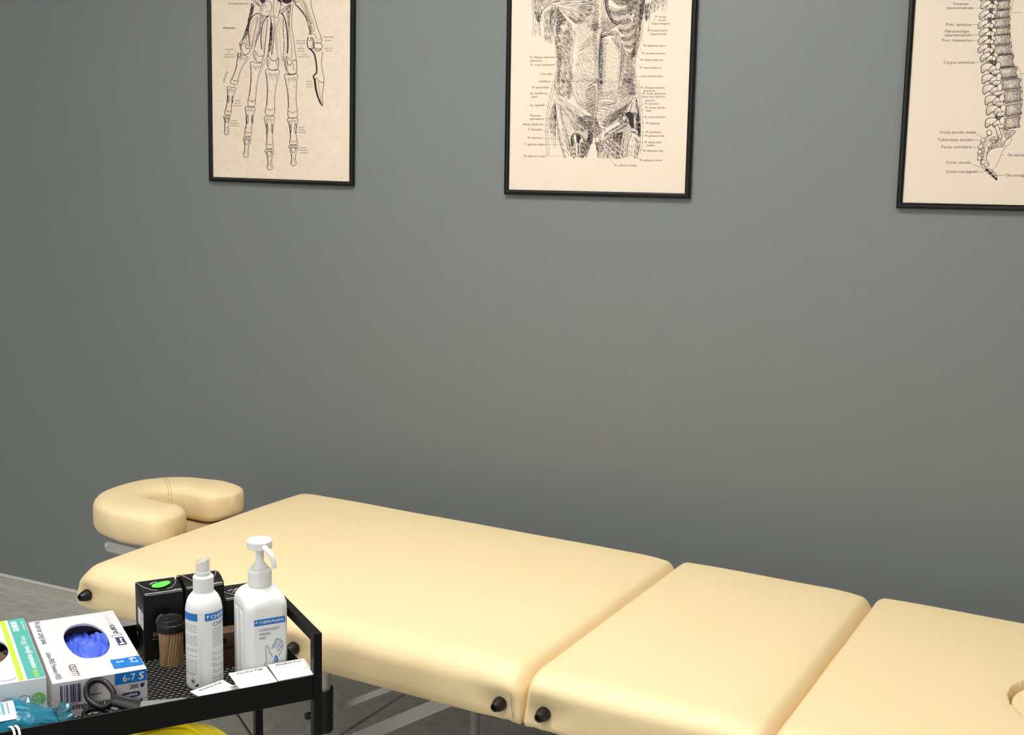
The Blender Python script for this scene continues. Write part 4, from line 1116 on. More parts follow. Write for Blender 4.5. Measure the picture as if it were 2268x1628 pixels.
# ---------- hand skeleton
A = Poster('framed print of the bones of a hand, leftmost of the three prints', (461.6, 401.2), (781.0, 412.8), M_paper_old, 3.786, 440)
def bone(p0, p1, w0, wm, w1, tip=False, n=8):
    p0, p1 = Vector(p0), Vector(p1); d = p1-p0; ln = d.length; d = d/ln; nn = Vector((-d.y, d.x)); r = A.rand
    q = lambda t, s_, ww: tuple(p0+d*(ln*t)+nn*(s_*ww))
    if not tip: st = [(0, w0*.46), (.03, w0*.52), (.10, w0*.48), (.20, w0*.41), (.40, wm*.53), (.6, wm*.49), (.76, wm*.52), (.86, w1*.50), (.93, w1*.50), (.98, w1*.42)]
    else: st = [(0, w0*.44), (.05, w0*.52), (.14, w0*.45), (.28, w0*.33), (.5, wm*.5), (.72, wm*.52), (.86, w1*.5), (.94, w1*.40), (1, w1*.12)]
    j = lambda: r.uniform(-1.4, 1.4)
    lft = [q(t, 1, ww+j()) for t, ww in st]; rgt = [q(t, -1, ww+j()) for t, ww in st]
    A.line(lft, 5.2); A.line(rgt, 4.0); A.line([(x+2, y) for x, y in lft[2:7]], 3)
    A.line([lft[0], q(-.012, .5, w0*.5), q(.016, 0, 0), q(-.012, -.5, w0*.5), rgt[0]], 4.6)
    if not tip:
        A.line([lft[-3], q(.85, .6, w1*.5), q(.89, .2, w1*.5), q(.86, 0, 0), q(.89, -.2, w1*.5), q(.85, -.6, w1*.5), rgt[-3]], 3.6); A.line([lft[-1], q(1.0, .5, w1*.4), q(.985, 0, 0), q(1.0, -.5, w1*.4), rgt[-1]], 4.6)
    else:
        A.line([q(.09, .55, w0*.5), q(.30, .30, w0*.5), q(.36, 0, w0*.5), q(.30, -.30, w0*.5), q(.09, -.55, w0*.5), q(.12, 0, 0)], 4, closed=True); A.line([lft[-1], q(1.01, 0, 0), rgt[-1]], 4); A.line([q(.55, -.2, wm*.5), q(.75, -.25, wm*.5), q(.9, -.4, w1*.5)], 3)
    for i in range(n):
        s_ = -.72+1.44*i/(n-1)+r.uniform(-.06, .06); l2 = r.uniform(.05, .15); t0 = r.uniform(.05, .09)
        A.line([q(t0, s_, w0*.5), q(t0+l2, s_*.85, w0*.5)], 3.4, 1, sm=False)
    for i in range(6):
        t = .2+.1*i+r.uniform(0, .05); A.line([q(t, .44, wm), q(t+r.uniform(.04, .1), .36, wm)], 3.4, 1, sm=False)
    for i in range(3):
        t = r.uniform(.25, .7); A.line([q(t, -.3, wm), q(t+.06, -.34, wm)], 2.6, 1, sm=False)
# carpus and metacarpals
A.tile(500, 0, 5.1375)
A.tone([(290, 50), (326, 60), (302, 150), (278, 230), (258, 320), (242, 390), (216, 450), (182, 490), (212, 380), (240, 290), (262, 190)], 103, 7, 60, 6); A.tone([(290, 50), (326, 60), (302, 150), (278, 230), (258, 320), (242, 390), (200, 470), (240, 290), (262, 190)], 60, 9, 22, 6)
A.line([(296, 30), (285, 130), (262, 230), (235, 320), (208, 400), (178, 470), (156, 492), (166, 524)], 8); A.line([(326, 60), (300, 160), (278, 240), (258, 330), (240, 400), (236, 450), (246, 520)], 6)
A.line([(385, 150), (330, 165), (285, 220), (262, 290), (258, 370), (264, 440), (272, 530)], 10); A.line([(380, 172), (322, 212), (292, 282), (272, 380), (276, 440)], 3.5); A.line([(350, 200), (300, 300), (282, 420), (290, 540)], 2.5); A.line([(366, 200), (372, 280), (345, 400), (300, 540)], 2.5)
A.line([(164, 500), (168, 560), (204, 616), (254, 612), (276, 572), (266, 545), (236, 552), (216, 492), (192, 488), (170, 520)], 7); A.tone([(165, 500), (195, 490), (190, 560), (200, 600), (172, 565)], 75, 7, 30, 4)
A.tone([(392, 150), (432, 172), (422, 240), (404, 310), (392, 390), (352, 490), (326, 560), (352, 430), (384, 320)], 100, 6, 70, 5); A.line([(392, 140), (388, 230), (384, 320), (350, 430), (322, 566)], 5); A.line([(492, 182), (450, 214), (420, 280), (405, 360), (400, 450), (410, 562)], 11); A.line([(486, 200), (452, 260), (430, 350), (425, 450), (438, 600)], 3); A.line([(476, 220), (470, 330), (446, 480), (440, 640)], 2.5)
A.line([(388, 130), (398, 90), (424, 36), (470, 10), (520, 44), (512, 130), (482, 182), (440, 184), (410, 160)], 6); A.tone([(424, 40), (460, 20), (440, 90), (410, 150), (398, 110)], 100, 8, 40, 3.5); A.line([(455, 130), (475, 136), (490, 120)], 5); A.line([(440, 176), (458, 186), (470, 172)], 5); A.line([(450, 60), (462, 76), (456, 90)], 4)
A.line([(316, 572), (320, 650), (346, 692), (402, 716), (424, 640), (386, 642), (356, 622), (326, 572)], 6); A.line([(352, 590), (366, 600), (360, 612)], 3.5); A.tone([(318, 590), (350, 640), (352, 690), (326, 660)], 70, 8, 30, 3.5)
A.tone([(510, 190), (528, 280), (528, 400), (516, 520), (494, 610), (498, 450), (508, 300)], 94, 5, 70, 6.5); A.line([(510, 176), (515, 300), (500, 450), (488, 560), (476, 645)], 9); A.line([(524, 178), (550, 210), (556, 320), (546, 450), (524, 628), (520, 500), (522, 350)], 6); A.tone([(532, 280), (550, 290), (545, 430), (530, 560)], 92, 6, 50, 4)
A.line([(612, 200), (576, 290), (566, 400), (576, 540), (596, 664)], 4.5); A.line([(628, 190), (592, 290), (584, 420), (590, 560)], 3); A.line([(474, 640), (470, 720), (490, 782), (540, 800), (590, 782), (602, 660), (566, 692), (520, 682), (482, 630)], 7); A.tone([(474, 660), (500, 690), (500, 770), (478, 740)], 80, 8, 34, 3.5); A.tone([(570, 690), (600, 670), (592, 770), (572, 740)], 95, 10, 30, 3)
A.line([(552, -20), (540, 100), (554, 182), (585, 202), (606, 150), (622, 60), (616, -20)], 6); A.tone([(585, 10), (605, 10), (590, 80), (570, 140), (560, 120)], 100, 13, 16, 5)
A.fill([(636, -30), (740, -30), (752, 14), (704, 42), (650, 26)]); A.fill([(560, -30), (600, -20), (640, 20), (622, 30), (590, 6)]); A.fill([(380, -20), (440, -20), (448, 10), (420, 40), (400, 24)]); A.line([(360, 10), (385, 60), (380, 70), (330, 0)], 7); A.line([(300, -20), (318, 20), (380, 66)], 6); A.line([(745, -10), (790, 30), (800, 54)], 9); A.line([(770, -10), (800, 20), (840, 10)], 8); A.line([(620, 60), (632, 40), (646, 70)], 7)
A.line([(618, 128), (716, 56), (722, 70), (640, 150), (622, 150)], 7, closed=True); A.tone([(630, 130), (716, 66), (720, 74), (640, 148)], -36, 9, 30, 3)
A.line([(640, 150), (676, 230), (696, 340), (706, 480), (702, 606)], 14); A.tone([(690, 110), (742, 30), (736, 150), (722, 300), (716, 420), (706, 300)], 98, 6, 70, 4.5); A.line([(744, 28), (732, 150), (716, 330), (712, 560)], 4); A.line([(772, 20), (756, 130), (750, 280), (770, 430), (790, 580), (806, 710)], 5.5); A.line([(722, 250), (736, 400), (750, 540)], 3.5); A.line([(752, 540), (744, 690), (700, 640)], 5)
A.line([(680, 650), (674, 740), (700, 812), (740, 846), (800, 832), (804, 700), (768, 688), (736, 742), (706, 726), (690, 640)], 7); A.tone([(678, 680), (702, 730), (706, 810), (680, 760)], 75, 7, 34, 4); A.line([(765, 720), (772, 770), (766, 800)], 5); A.line([(690, 840), (720, 850), (744, 852)], 5)
for p in ([(640, 200), (612, 330), (620, 500), (640, 760)], [(652, 220), (660, 420), (690, 640)], [(460, 640), (440, 700), (400, 830)], [(300, 590), (280, 640), (230, 720)], [(660, 640), (668, 760), (690, 850)], [(436, 660), (440, 720), (420, 760)]): A.line(p, 2.5)
# thumb ray
A.line([(786, 48), (830, 92), (872, 142), (912, 204), (940, 290), (954, 352), (960, 392)], 8); A.line([(812, 60), (868, 118), (912, 174), (950, 262), (975, 340)], 5); A.tone([(800, 50), (870, 120), (912, 176), (940, 240), (925, 230), (870, 150)], 52, 6, 50, 5); A.tone([(940, 290), (960, 300), (985, 360), (965, 390)], 70, 6, 30, 5)
A.line([(880, 8), (850, 26), (900, 122), (950, 232), (984, 330), (1000, 362), (1006, 312), (980, 222), (940, 122), (904, 40)], 4.5, closed=True); A.line([(900, -40), (962, -10), (976, 80), (1010, 200), (1050, 330), (1086, 430), (1086, 482), (1030, 490)], 6); A.line([(960, 392), (990, 380), (1030, 420), (1010, 440)], 5)
A.line([(940, 420), (926, 470), (936, 540), (970, 556), (1000, 540), (1002, 470), (980, 430), (960, 440)], 10); A.line([(950, 470), (975, 450), (990, 500), (975, 540)], 6); A.line([(1004, 500), (1050, 486), (1096, 516), (1090, 552), (1040, 556), (1000, 530)], 6.5, closed=True); A.line([(1000, 540), (1040, 582), (1092, 560)], 8); A.line([(940, 400), (952, 380), (985, 400)], 6)
A.tile(440, 0, 3.786)
A.line([(925, 405), (955, 430), (975, 470), (990, 570), (986, 620)], 13); A.line([(986, 615), (962, 640), (972, 668)], 12); A.line([(1040, 430), (1030, 520), (1040, 600), (1052, 655), (1045, 690), (1010, 682), (990, 650)], 4.5)
A.line([(972, 655), (982, 740), (1000, 810), (1020, 860), (1035, 885)], 17, 9); A.line([(1050, 690), (1042, 760), (1035, 820), (1043, 880), (1030, 890)], 4.5); A.line([(1000, 690), (1012, 760), (1022, 830), (1030, 870)], 3); A.line([(975, 690), (990, 790), (1020, 870)], 7)
# phalanges
bone((372, 462), (290, 708), 84, 46, 58); bone((277, 732), (242, 965), 72, 44, 52); bone((238, 972), (232, 1132), 54, 30, 38, True)
bone((482, 525), (440, 895), 92, 54, 62); bone((434, 900), (412, 1145), 84, 50, 58); bone((408, 1152), (396, 1320), 64, 34, 44, True)
bone((620, 585), (596, 970), 112, 66, 78); bone((594, 978), (597, 1248), 86, 50, 60); bone((594, 1254), (598, 1424), 72, 34, 46, True)
bone((774, 622), (790, 990), 108, 68, 80); bone((788, 992), (796, 1215), 86, 52, 64); bone((795, 1220), (796, 1390), 74, 34, 44, True)
A.line([(330, 440), (335, 475), (355, 480), (350, 440)], 6); 
for cx, cy, w, h in ((250, 830, 12, 60), (282, 835, 10, 62), (410, 1000, 14, 75), (450, 1000, 12, 75), (575, 1075, 12, 85), (615, 1075, 12, 80), (772, 1075, 12, 75), (812, 1075, 16, 80)):
    A.line([(cx, cy-h/2), (cx-w/2, cy), (cx, cy+h/2), (cx+w/2, cy)], 4.5, closed=True)
for p, q_ in (((495, 145), (440, 415)), ((578, 170), (545, 480)), ((708, 165), (712, 225)), ((715, 350), (708, 520)), ((880, 20), (952, 208)), ((706, 230), (714, 330))):
    n = int(math.hypot(q_[0]-p[0], q_[1]-p[1])/15)
    for i in range(n):
        t = i/n; A.line([(p[0]+(q_[0]-p[0])*t-5, p[1]+(q_[1]-p[1])*t), (p[0]+(q_[0]-p[0])*t+4, p[1]+(q_[1]-p[1])*t+6)], 7, sm=False)
A.cap('OPPONENS MIN DIGI', 245, 38, 19, bold=.03, sx=.9); A.line([(400, 22), (450, 45)], 2)
A.cap('Metacarpus.', 200, 242, 28, bold=.02, shear=.35, sx=.80)
A.cap('Phalanges', 232, 592, 26, shear=.35, ang=-1.85, bold=.01)
def rows(x, y, rws, size, dy, align='c'):
    for i, t in enumerate(rws): A.cap(t, x, y+dy*i, size*.86, align, bold=.03, sx=.92, space=1.06)
rows(255, 420, ('FLX BREVIS', 'and', 'ABDUCTOR', 'MINIM DIGITI'), 17, 21); A.line([(305, 408), (312, 445), (305, 482)], 2)
rows(855, 347, ('ABDUCTOR', 'TRANSVERSE', 'and', 'OBLIQUE', 'POLLICIS'), 17, 21.5); rows(890, 462, ('FLEXOR', 'BREVIS POLLICIS'), 16, 20)
rows(928, 690, ('FLEXOR', 'LONGUS', 'POLLICIS'), 16, 21); rows(1088, 410, ('ABDUCTOR', 'POLLICIS'), 16, 21)
A.cap('Sesamoid', 1042, 318, 24, shear=.25, bold=.01); A.cap('bones', 1056, 345, 22, shear=.25, bold=.01); A.line([(1038, 322), (985, 340)], 2)
for x, y, t in ((325, 848, ('FLEXOR', 'SUBLIMIS', 'DIGITORUM')), (300, 1018, ('FLEXOR', 'PROFUNDUS', 'DIGITORUM')), (862, 1072, ('FLEXOR', 'SUBLIMIS', 'DIGITORUM')), (880, 1245, ('FLEXOR', 'PROFUNDUS', 'DIGITORUM'))): rows(x, y, t, 16, 21)
for p in (((250, 830), (290, 850)), ((245, 1000), (268, 1015)), ((800, 1080), (832, 1070)), ((805, 1248), (850, 1242)), ((580, 1085), (640, 1088)), ((600, 1288), (662, 1288)), ((440, 1010), (465, 1025)), ((420, 1185), (445, 1195))): A.line(p, 2, sm=False)
for i in range(220):
    x, y = A.rand.uniform(110, 1225), A.rand.uniform(40, 1490); r_ = A.rand.uniform(1, 2.6); A.D.poly(A.fl([(x-r_, y), (x, y+r_), (x+r_, y), (x, y-r_)]), 4, .0001)
for x, y, r_ in ((1192, 1494, 5), (178, 850, 4), (250, 1420, 4)): A.D.poly(A.fl([(x-r_, y), (x, y+r_), (x+r_, y), (x, y-r_)]), 2, .0001)
obj('print', A.bm, [M_paper_old, M_inkp, M_inkg, M_inkw, mat('paper foxing', '#c9ad86', .7)], A.t, smooth=0, fix=False)

# ---------- muscles of the trunk
T = Poster('framed engraving of the muscles of the trunk, hanging between the hand and the spine prints', (1115, 430.7), (1525.3, 440.2), M_paper, 3.617, 1100); T.heavy = 1.32
W = 2.5
ol = [(455, 150), (452, 240), (478, 400), (492, 520), (488, 600), (462, 720), (432, 800), (405, 920), (390, 1060), (392, 1180), (405, 1270)]
orr = [(1180, 60), (1165, 200), (1150, 330), (1118, 440), (1105, 510), (1118, 620), (1128, 720), (1150, 830), (1166, 960), (1165, 1100), (1145, 1230)]
R2 = math.radians
# left arm, axilla and pectoral
T.tile(1160, 0, 5.139)
T.line([(92, -20), (98, 120), (112, 230), (98, 410)], 3.6); T.line([(112, -20), (118, 120), (136, 210), (168, 244)], 3.2); T.line([(140, 235), (122, 330), (130, 418)], 3); T.line([(186, 270), (190, 340), (186, 415)], 3); T.line([(166, 246), (180, 300), (184, 350)], 3)
T.tone([(112, -20), (220, -20), (196, 60), (190, 150), (182, 268), (150, 236), (122, 150)], ('x', 72, 96), 9, 80, 4); T.tone([(200, -20), (400, -20), (330, 40), (262, 80), (214, 130), (190, 230), (190, 120)], ('y', 142, 104), 10, 90, 4); T.tone([(130, 120), (186, 170), (182, 268), (150, 236)], 84, 8, 60, 4.6)
T.line([(190, 240), (196, 160), (230, 104), (290, 64), (370, 60)], 5); T.line([(205, 250), (214, 190), (240, 130)], 3); T.tone([(128, 250), (180, 270), (186, 410), (150, 410), (126, 390)], 92, 20, 80, 3)
T.tone([(236, 130), (300, 80), (338, 78), (336, 250), (318, 500), (262, 490), (236, 470), (228, 300)], 93, 11, 110, 3.6); T.tone([(296, 84), (340, 76), (338, 240), (318, 400), (296, 300)], 93, 8, 90, 4.4); T.tone([(236, 160), (300, 140), (310, 420), (240, 440)], 82, 22, 60, 3)
T.tone([(340, 76), (376, 80), (380, 170), (350, 300), (336, 250)], 96, 7, 70, 4.2); T.tone([(380, 84), (420, 108), (470, 190), (482, 262), (430, 300), (372, 400), (360, 330), (378, 180)], 72, 7, 50, 4.8); T.tone([(380, 90), (425, 130), (460, 240), (390, 320), (368, 380)], 40, 9, 36, 4.4)
fan = lambda x, y: math.atan2(y-36, x-300)
T.tone([(330, 30), (480, -60), (806, -60), (800, 130), (760, 200), (690, 250), (600, 266), (520, 200), (440, 116), (375, 66)], fan, 10, 120, 4, lambda x, y: .35+.65*abs(math.degrees(fan(x, y))-14)/24+.3*(x > 620)); T.tone([(620, 60), (800, -40), (800, 130), (760, 200), (690, 250), (600, 262), (560, 210)], fan, 11, 80, 4, ('x', .3, 1)); T.tone([(480, 150), (580, 210), (690, 225), (690, 250), (600, 266), (520, 205)], 28, 9, 60, 4.4)
T.line([(374, 64), (440, 120), (520, 205), (600, 268), (690, 252), (760, 205), (800, 140)], 5); T.line([(382, 84), (440, 150), (510, 250), (566, 320), (578, 400)], 4.6); T.white([(400, 100), (470, 190), (545, 280), (572, 345)], 9); T.tone([(400, 110), (440, 140), (560, 320), (566, 380), (480, 250)], 54, 9, 70, 3.8)
# serratus digitations over the external oblique
obl = [(482, 262), (545, 330), (572, 380), (566, 480), (548, 600), (545, 800), (562, 930), (376, 930), (386, 740), (372, 560), (406, 470), (420, 380), (470, 300)]
T.tone(obl, ('y', 42, 56), 9.5, 105, 4.2, lambda x, y: .95-.25*math.sin(y*.019)); T.tone([(372, 560), (420, 520), (440, 640), (420, 800), (400, 930), (376, 930), (386, 740)], 62, 9, 70, 4.2); T.tone([(470, 330), (560, 420), (552, 560), (470, 500), (440, 420)], 48, 12, 60, 4.4)
for pts in ([(474, 262), (458, 300), (416, 302), (436, 330), (441, 368), (410, 402), (384, 392), (418, 440), (420, 486), (386, 496), (406, 530), (404, 566), (378, 560)],):
    T.line([(x-6, y) for x, y in pts], 6); T.white(pts, 6)
T.tone([(362, 400), (384, 392), (416, 440), (416, 486), (386, 496), (402, 530), (400, 562), (376, 556), (358, 470)], 66, 7, 40, 4.6); T.tone([(380, 330), (416, 304), (434, 335), (438, 366), (408, 398), (372, 392)], 70, 7, 40, 4.8)
T.line([(338, 270), (352, 420), (372, 560), (386, 720), (380, 830), (352, 930)], 4); T.line([(326, 300), (340, 420), (360, 560), (372, 720), (366, 830), (340, 930)], 2.6)
T.line([(572, 330), (584, 420), (572, 500), (552, 600), (548, 640), (556, 700), (540, 800), (560, 900)], 4); T.white([(590, 400), (604, 480), (590, 560), (580, 680), (560, 800)], 10)
# sheath of the left rectus
T.tone([(590, 275), (755, 228), (790, 300), (740, 420), (640, 510), (600, 440)], ('x', 68, 96), 15, 70, 3, ('y', 1, .6)); T.tone([(700, 250), (800, 210), (850, 270), (840, 340), (760, 350)], 84, 10, 40, 3.4); T.tone([(770, 280), (860, 260), (862, 340), (780, 360)], 20, 9, 40, 3.6)
T.tone([(798, -60), (856, -60), (852, 360), (790, 330), (772, 210), (802, 120)], 86, 9, 44, 3.6, ('x', 1, .5)); T.tone([(800, 60), (850, 60), (850, 330), (790, 320)], 48, 12, 30, 3.2); T.tone([(600, 440), (660, 500), (780, 360), (830, 420), (800, 470), (680, 560), (620, 590)], ('x', 128, 148), 14, 44, 3.2)
T.tone([(660, 500), (790, 400), (836, 470), (836, 700), (640, 700), (640, 560)], lambda x, y: R2(-30+75*(x-640)/200+(y-600)*.12), 15, 60, 2.8, ('x', .5, 1)); T.tone([(780, 380), (848, 380), (842, 890), (800, 890), (790, 650)], ('y', -30, 34), 9.5, 40, 3.2); T.tone([(600, 640), (650, 600), (800, 740), (800, 900), (720, 930), (600, 800)], lambda x, y: R2(62-70*(x-600)/200), 17, 60, 2.8); T.tone([(548, 830), (620, 820), (800, 900), (800, 930), (560, 930)], 40, 16, 50, 2.8)
T.line([(868, 300), (858, 460), (846, 700), (836, 930)], 3.6); T.line([(882, 360), (874, 480), (862, 640), (852, 930)], 6)
T.line([(780, 905), (815, 890), (852, 905), (852, 940), (810, 945), (780, 930)], 4)
for (p, q_) in (((570, 615), (775, 500)), ((440, 800), (835, 655)), ((356, 650), (400, 640)), ((350, 738), (480, 655)), ((540, 690), (640, 760))): T.line([p, q_], 2.2, sm=False)
# right chest wall, ribs
T.tile(1310, 0, 5.139)
T.tone([(110, -40), (150, -40), (176, 150), (236, 250), (292, 292), (210, 340), (108, 366)], ('y', 100, 128), 10, 40, 3.2); T.tone([(110, 200), (200, 220), (292, 296), (200, 345), (108, 366)], -40, 10, 34, 3.2)
T.line([(152, -40), (162, 60), (184, 150), (236, 244), (300, 286)], 13); T.line([(176, -40), (184, 60), (206, 140), (250, 220), (320, 268)], 5); T.tone([(152, -40), (186, -40), (206, 130), (250, 220), (236, 244), (184, 150)], 75, 6, 34, 4)
for P, a_ in (([(230, -20), (300, 60), (380, 60), (440, -20)], 80), ([(206, 100), (290, 126), (430, 92), (446, 136), (390, 178), (290, 188), (206, 150)], 82), ([(226, 214), (300, 236), (420, 206), (456, 250), (370, 286), (268, 266)], 84), ([(306, 318), (400, 330), (474, 286), (478, 340), (400, 386), (330, 366)], 82), ([(338, 418), (430, 420), (486, 376), (488, 440), (404, 476), (350, 458)], 80), ([(366, 508), (430, 516), (496, 470), (496, 530), (430, 562), (384, 542)], 78), ([(392, 590), (440, 606), (500, 560), (490, 640), (440, 640)], 70)):
    T.tone(P, a_, 7.5, 42, 4.6); T.tone(P, 20, 13, 40, 3.6); T.line(P, 3.4, closed=True)
for P in ([(196, 66), (300, 104), (424, 72)], [(196, 158), (286, 204), (400, 194), (456, 150)], [(292, 294), (360, 306), (452, 272), (486, 230)], [(312, 330), (402, 402), (484, 352)], [(358, 482), (420, 494), (486, 452)], [(380, 562), (432, 594), (496, 542)]):
    T.line(P, 4.4); T.line([(x, y+14) for x, y in P], 2.6)
lat = [(500, -40), (606, -40), (604, 60), (566, 250), (552, 420), (520, 560), (490, 660), (452, 640), (486, 470), (478, 330), (470, 210), (490, 90)]
T.tone(lat, ('y', 106, 112), 8.5, 70, 4.8, lambda x, y: .55+.5*((x*.013+y*.006) % 1)); T.tone(lat, ('y', 52, 64), 14, 40, 4.2); T.tone([(548, 60), (606, -40), (600, 100), (562, 300), (545, 430), (540, 250)], 100, 7, 70, 5); T.tone([(392, -40), (510, -40), (470, 150), (436, 200), (420, 120), (380, 60)], 118, 8, 60, 4.8); T.tone([(400, -40), (500, -40), (460, 120), (420, 120)], 70, 13, 30, 4)
T.line([(606, 40), (572, 250), (556, 420), (500, 650), (488, 760), (500, 930)], 4); T.line([(618, 60), (590, 260), (566, 430), (512, 640), (500, 760), (520, 930)], 3); T.line([(520, -20), (470, 130), (440, 210)], 4)
# right arm
T.tone([(612, 40), (680, 20), (672, 140), (656, 215), (612, 245)], 94, 7.5, 80, 5); T.tone([(614, 60), (650, 40), (640, 200), (614, 230)], 80, 13, 50, 4); T.tone([(684, -30), (784, -30), (770, 120), (730, 140), (700, 150)], 94, 10, 70, 4.2); T.tone([(792, -30), (852, -30), (816, 130), (794, 100)], 104, 11, 60, 3.8); T.line([(866, -20), (858, 60), (830, 150)], 3.4); T.line([(690, 60), (686, 160)], 4)
# window in the right rectus sheath
T.line([(82, 930), (86, 640), (108, 386), (196, 352), (300, 368), (330, 452), (342, 560), (338, 720), (322, 930)], 5); T.line([(96, 930), (98, 640), (118, 420)], 3); T.line([(330, 560), (334, 720), (316, 930)], 3)
T.tone([(108, 388), (196, 356), (300, 370), (304, 412), (200, 396), (110, 436)], 78, 8, 36, 4.4); T.tone([(110, 410), (200, 386), (300, 400), (300, 416), (200, 402), (110, 440)], 15, 7, 40, 4); T.line([(108, 438), (200, 400), (262, 404)], 5)
T.tone([(98, 440), (205, 420), (180, 540), (170, 700), (175, 930), (88, 930)], 4, 8, 56, 3.2, ('x', 1.1, .35)); T.tone([(98, 440), (140, 430), (128, 930), (88, 930)], 8, 7, 30, 3.6); T.tone([(236, 440), (326, 520), (332, 720), (316, 930), (290, 930), (300, 640), (262, 520)], 2, 10, 40, 3.4, ('x', .2, 1)); T.tone([(150, 460), (290, 560), (290, 930), (170, 930)], 3, 22, 40, 2.2)
T.line([(224, 420), (262, 490), (330, 552)], 5); T.tone([(230, 424), (300, 410), (326, 480), (330, 545), (270, 490)], 66, 9, 44, 3.6)
# right obliques
T.tone([(340, 470), (400, 620), (480, 662), (490, 930), (324, 930), (344, 700)], ('y', 56, 34), 9, 80, 4); T.tone([(400, 640), (484, 670), (492, 930), (400, 930)], -30, 14, 60, 3.4); T.tone([(340, 480), (380, 590), (360, 760), (340, 800)], 74, 9, 50, 3.6)
# lower trunk, left
T.tile(1190, 180, 5.139)
T.tone([(206, -10), (380, -10), (386, 190), (332, 206), (200, 116)], ('x', 60, 48), 9.5, 100, 4.2); T.tone([(340, 0), (384, 0), (386, 186), (340, 204), (350, 100)], 60, 10, 50, 3.6); T.line([(378, 0), (386, 120), (376, 188), (332, 206)], 3.4)
T.tone([(196, 118), (330, 210), (470, 300), (640, 400), (636, 480), (560, 560), (430, 455), (260, 290), (196, 190)], ('x', 38, 34), 15, 130, 3.4); T.tone([(300, 260), (420, 350), (560, 470), (560, 555), (430, 452)], 40, 12, 80, 3.4)
for p in ([(190, 170), (300, 250), (450, 370)], [(250, 160), (400, 270), (600, 400)], [(360, 230), (500, 320), (630, 390)]): T.white(p, 9)
T.tone([(392, -10), (640, -10), (664, 60), (650, 390), (560, 330), (470, 280), (396, 160)], lambda x, y: R2(60-105*(x-392)/270), 12, 60, 3, ('x', .55, 1.1)); T.tone([(560, 60), (664, 60), (650, 390), (560, 330)], -42, 11, 34, 3.2); T.tone([(450, 250), (640, 250), (645, 400), (560, 350)], 18, 12, 50, 3)
T.tone([(440, 420), (640, 380), (640, 500), (600, 580), (540, 540)], 28, 8, 60, 3.4); T.tone([(450, 420), (640, 390), (636, 540), (560, 540)], -38, 11, 44, 3.2); T.tone([(560, 470), (636, 460), (630, 590), (580, 580)], 62, 9, 40, 3.4)
T.line([(186, 210), (264, 282), (360, 400), (470, 490), (570, 560), (620, 600)], 4.4); T.line([(276, 312), (370, 430), (470, 520), (530, 560)], 4.4); T.tone([(272, 310), (330, 390), (420, 470), (500, 545), (420, 570), (380, 600), (350, 640), (310, 500)], -36, 18, 26, 3, ('y', .5, 1)); T.tone([(370, 430), (520, 555), (500, 590), (420, 570)], 42, 9, 50, 3.6)
# left thigh
T.line([(182, 0), (150, 160), (118, 300), (98, 520), (100, 700), (112, 850)], 3.6); T.line([(204, 0), (176, 160), (140, 300), (122, 520), (126, 700), (138, 840)], 3)
T.tone([(196, 236), (214, 320), (216, 540), (196, 640), (140, 560), (136, 420), (160, 300)], 96, 8.5, 90, 4.4, ('x', .7, 1.1)); T.tone([(196, 250), (214, 330), (214, 470), (190, 420)], 92, 8, 60, 4.4); T.line([(200, 250), (212, 380), (210, 520), (204, 760)], 4)
T.tone([(212, 256), (266, 300), (302, 480), (366, 680), (372, 790), (350, 870), (310, 880), (244, 640), (222, 440)], ('y', 82, 66), 10, 90, 4, lambda x, y: .9-.5*(abs(x-(150+y*.21)) < 22)); T.line([(206, 260), (222, 430), (246, 640), (310, 880)], 4.6); T.line([(264, 300), (300, 470), (360, 660), (372, 750)], 4.2); T.white([(236, 330), (268, 560), (320, 760), (344, 860)], 13)
for x, l_ in ((152, 60), (170, 90), (186, 120), (226, 90), (252, 140)): T.line([(x, 560+l_*.6), (x+8, 640+l_)], 2.4, 1)
T.line([(392, 720), (386, 640), (418, 596), (480, 602), (518, 640), (536, 690)], 11); T.fill([(440, 606), (480, 612), (500, 650), (474, 704), (452, 690), (448, 640)]); T.tone([(386, 640), (412, 604), (418, 640), (424, 720), (396, 740)], 84, 6, 40, 5.4); T.line([(414, 622), (440, 612), (446, 690), (432, 712), (416, 690)], 4, closed=True); T.line([(430, 716), (440, 790), (438, 870)], 4); T.line([(458, 700), (464, 780), (460, 870)], 5)
T.tone([(366, 700), (424, 720), (436, 870), (380, 870), (366, 780)], 88, 8, 60, 4.4); T.tone([(470, 690), (540, 690), (600, 570), (634, 600), (606, 720), (552, 860), (470, 870)], 96, 7.5, 60, 5); T.tone([(480, 700), (600, 620), (620, 640), (560, 840), (480, 860)], 62, 11, 40, 4.4); T.tone([(580, 560), (636, 560), (630, 690), (596, 720), (576, 640)], 80, 7, 40, 5); T.white([(490, 660), (482, 760), (488, 850)], 8); T.line([(510, 572), (545, 556), (576, 604), (578, 680), (548, 684), (530, 622)], 5, closed=True); T.tone([(516, 576), (545, 562), (570, 610), (572, 676), (552, 640)], 80, 11, 40, 3.4); T.tone([(480, 520), (620, 600), (580, 570), (512, 568)], 30, 7, 40, 4.6)
T.line([(636, 560), (634, 640), (606, 720), (560, 870)], 4.2); T.line([(652, 560), (654, 640), (676, 720), (694, 850)], 4.2); T.line([(606, 726), (620, 704), (645, 700), (668, 722)], 4)
T.line([(700, -10), (688, 200), (676, 380), (660, 500), (650, 560)], 5); T.line([(662, 60), (656, 300), (648, 470), (636, 560)], 3.4); T.line([(640, -8), (660, 16), (690, 4), (696, -20)], 4.4); T.tone([(650, -20), (692, -20), (690, 4), (660, 12)], 60, 8, 24, 4)
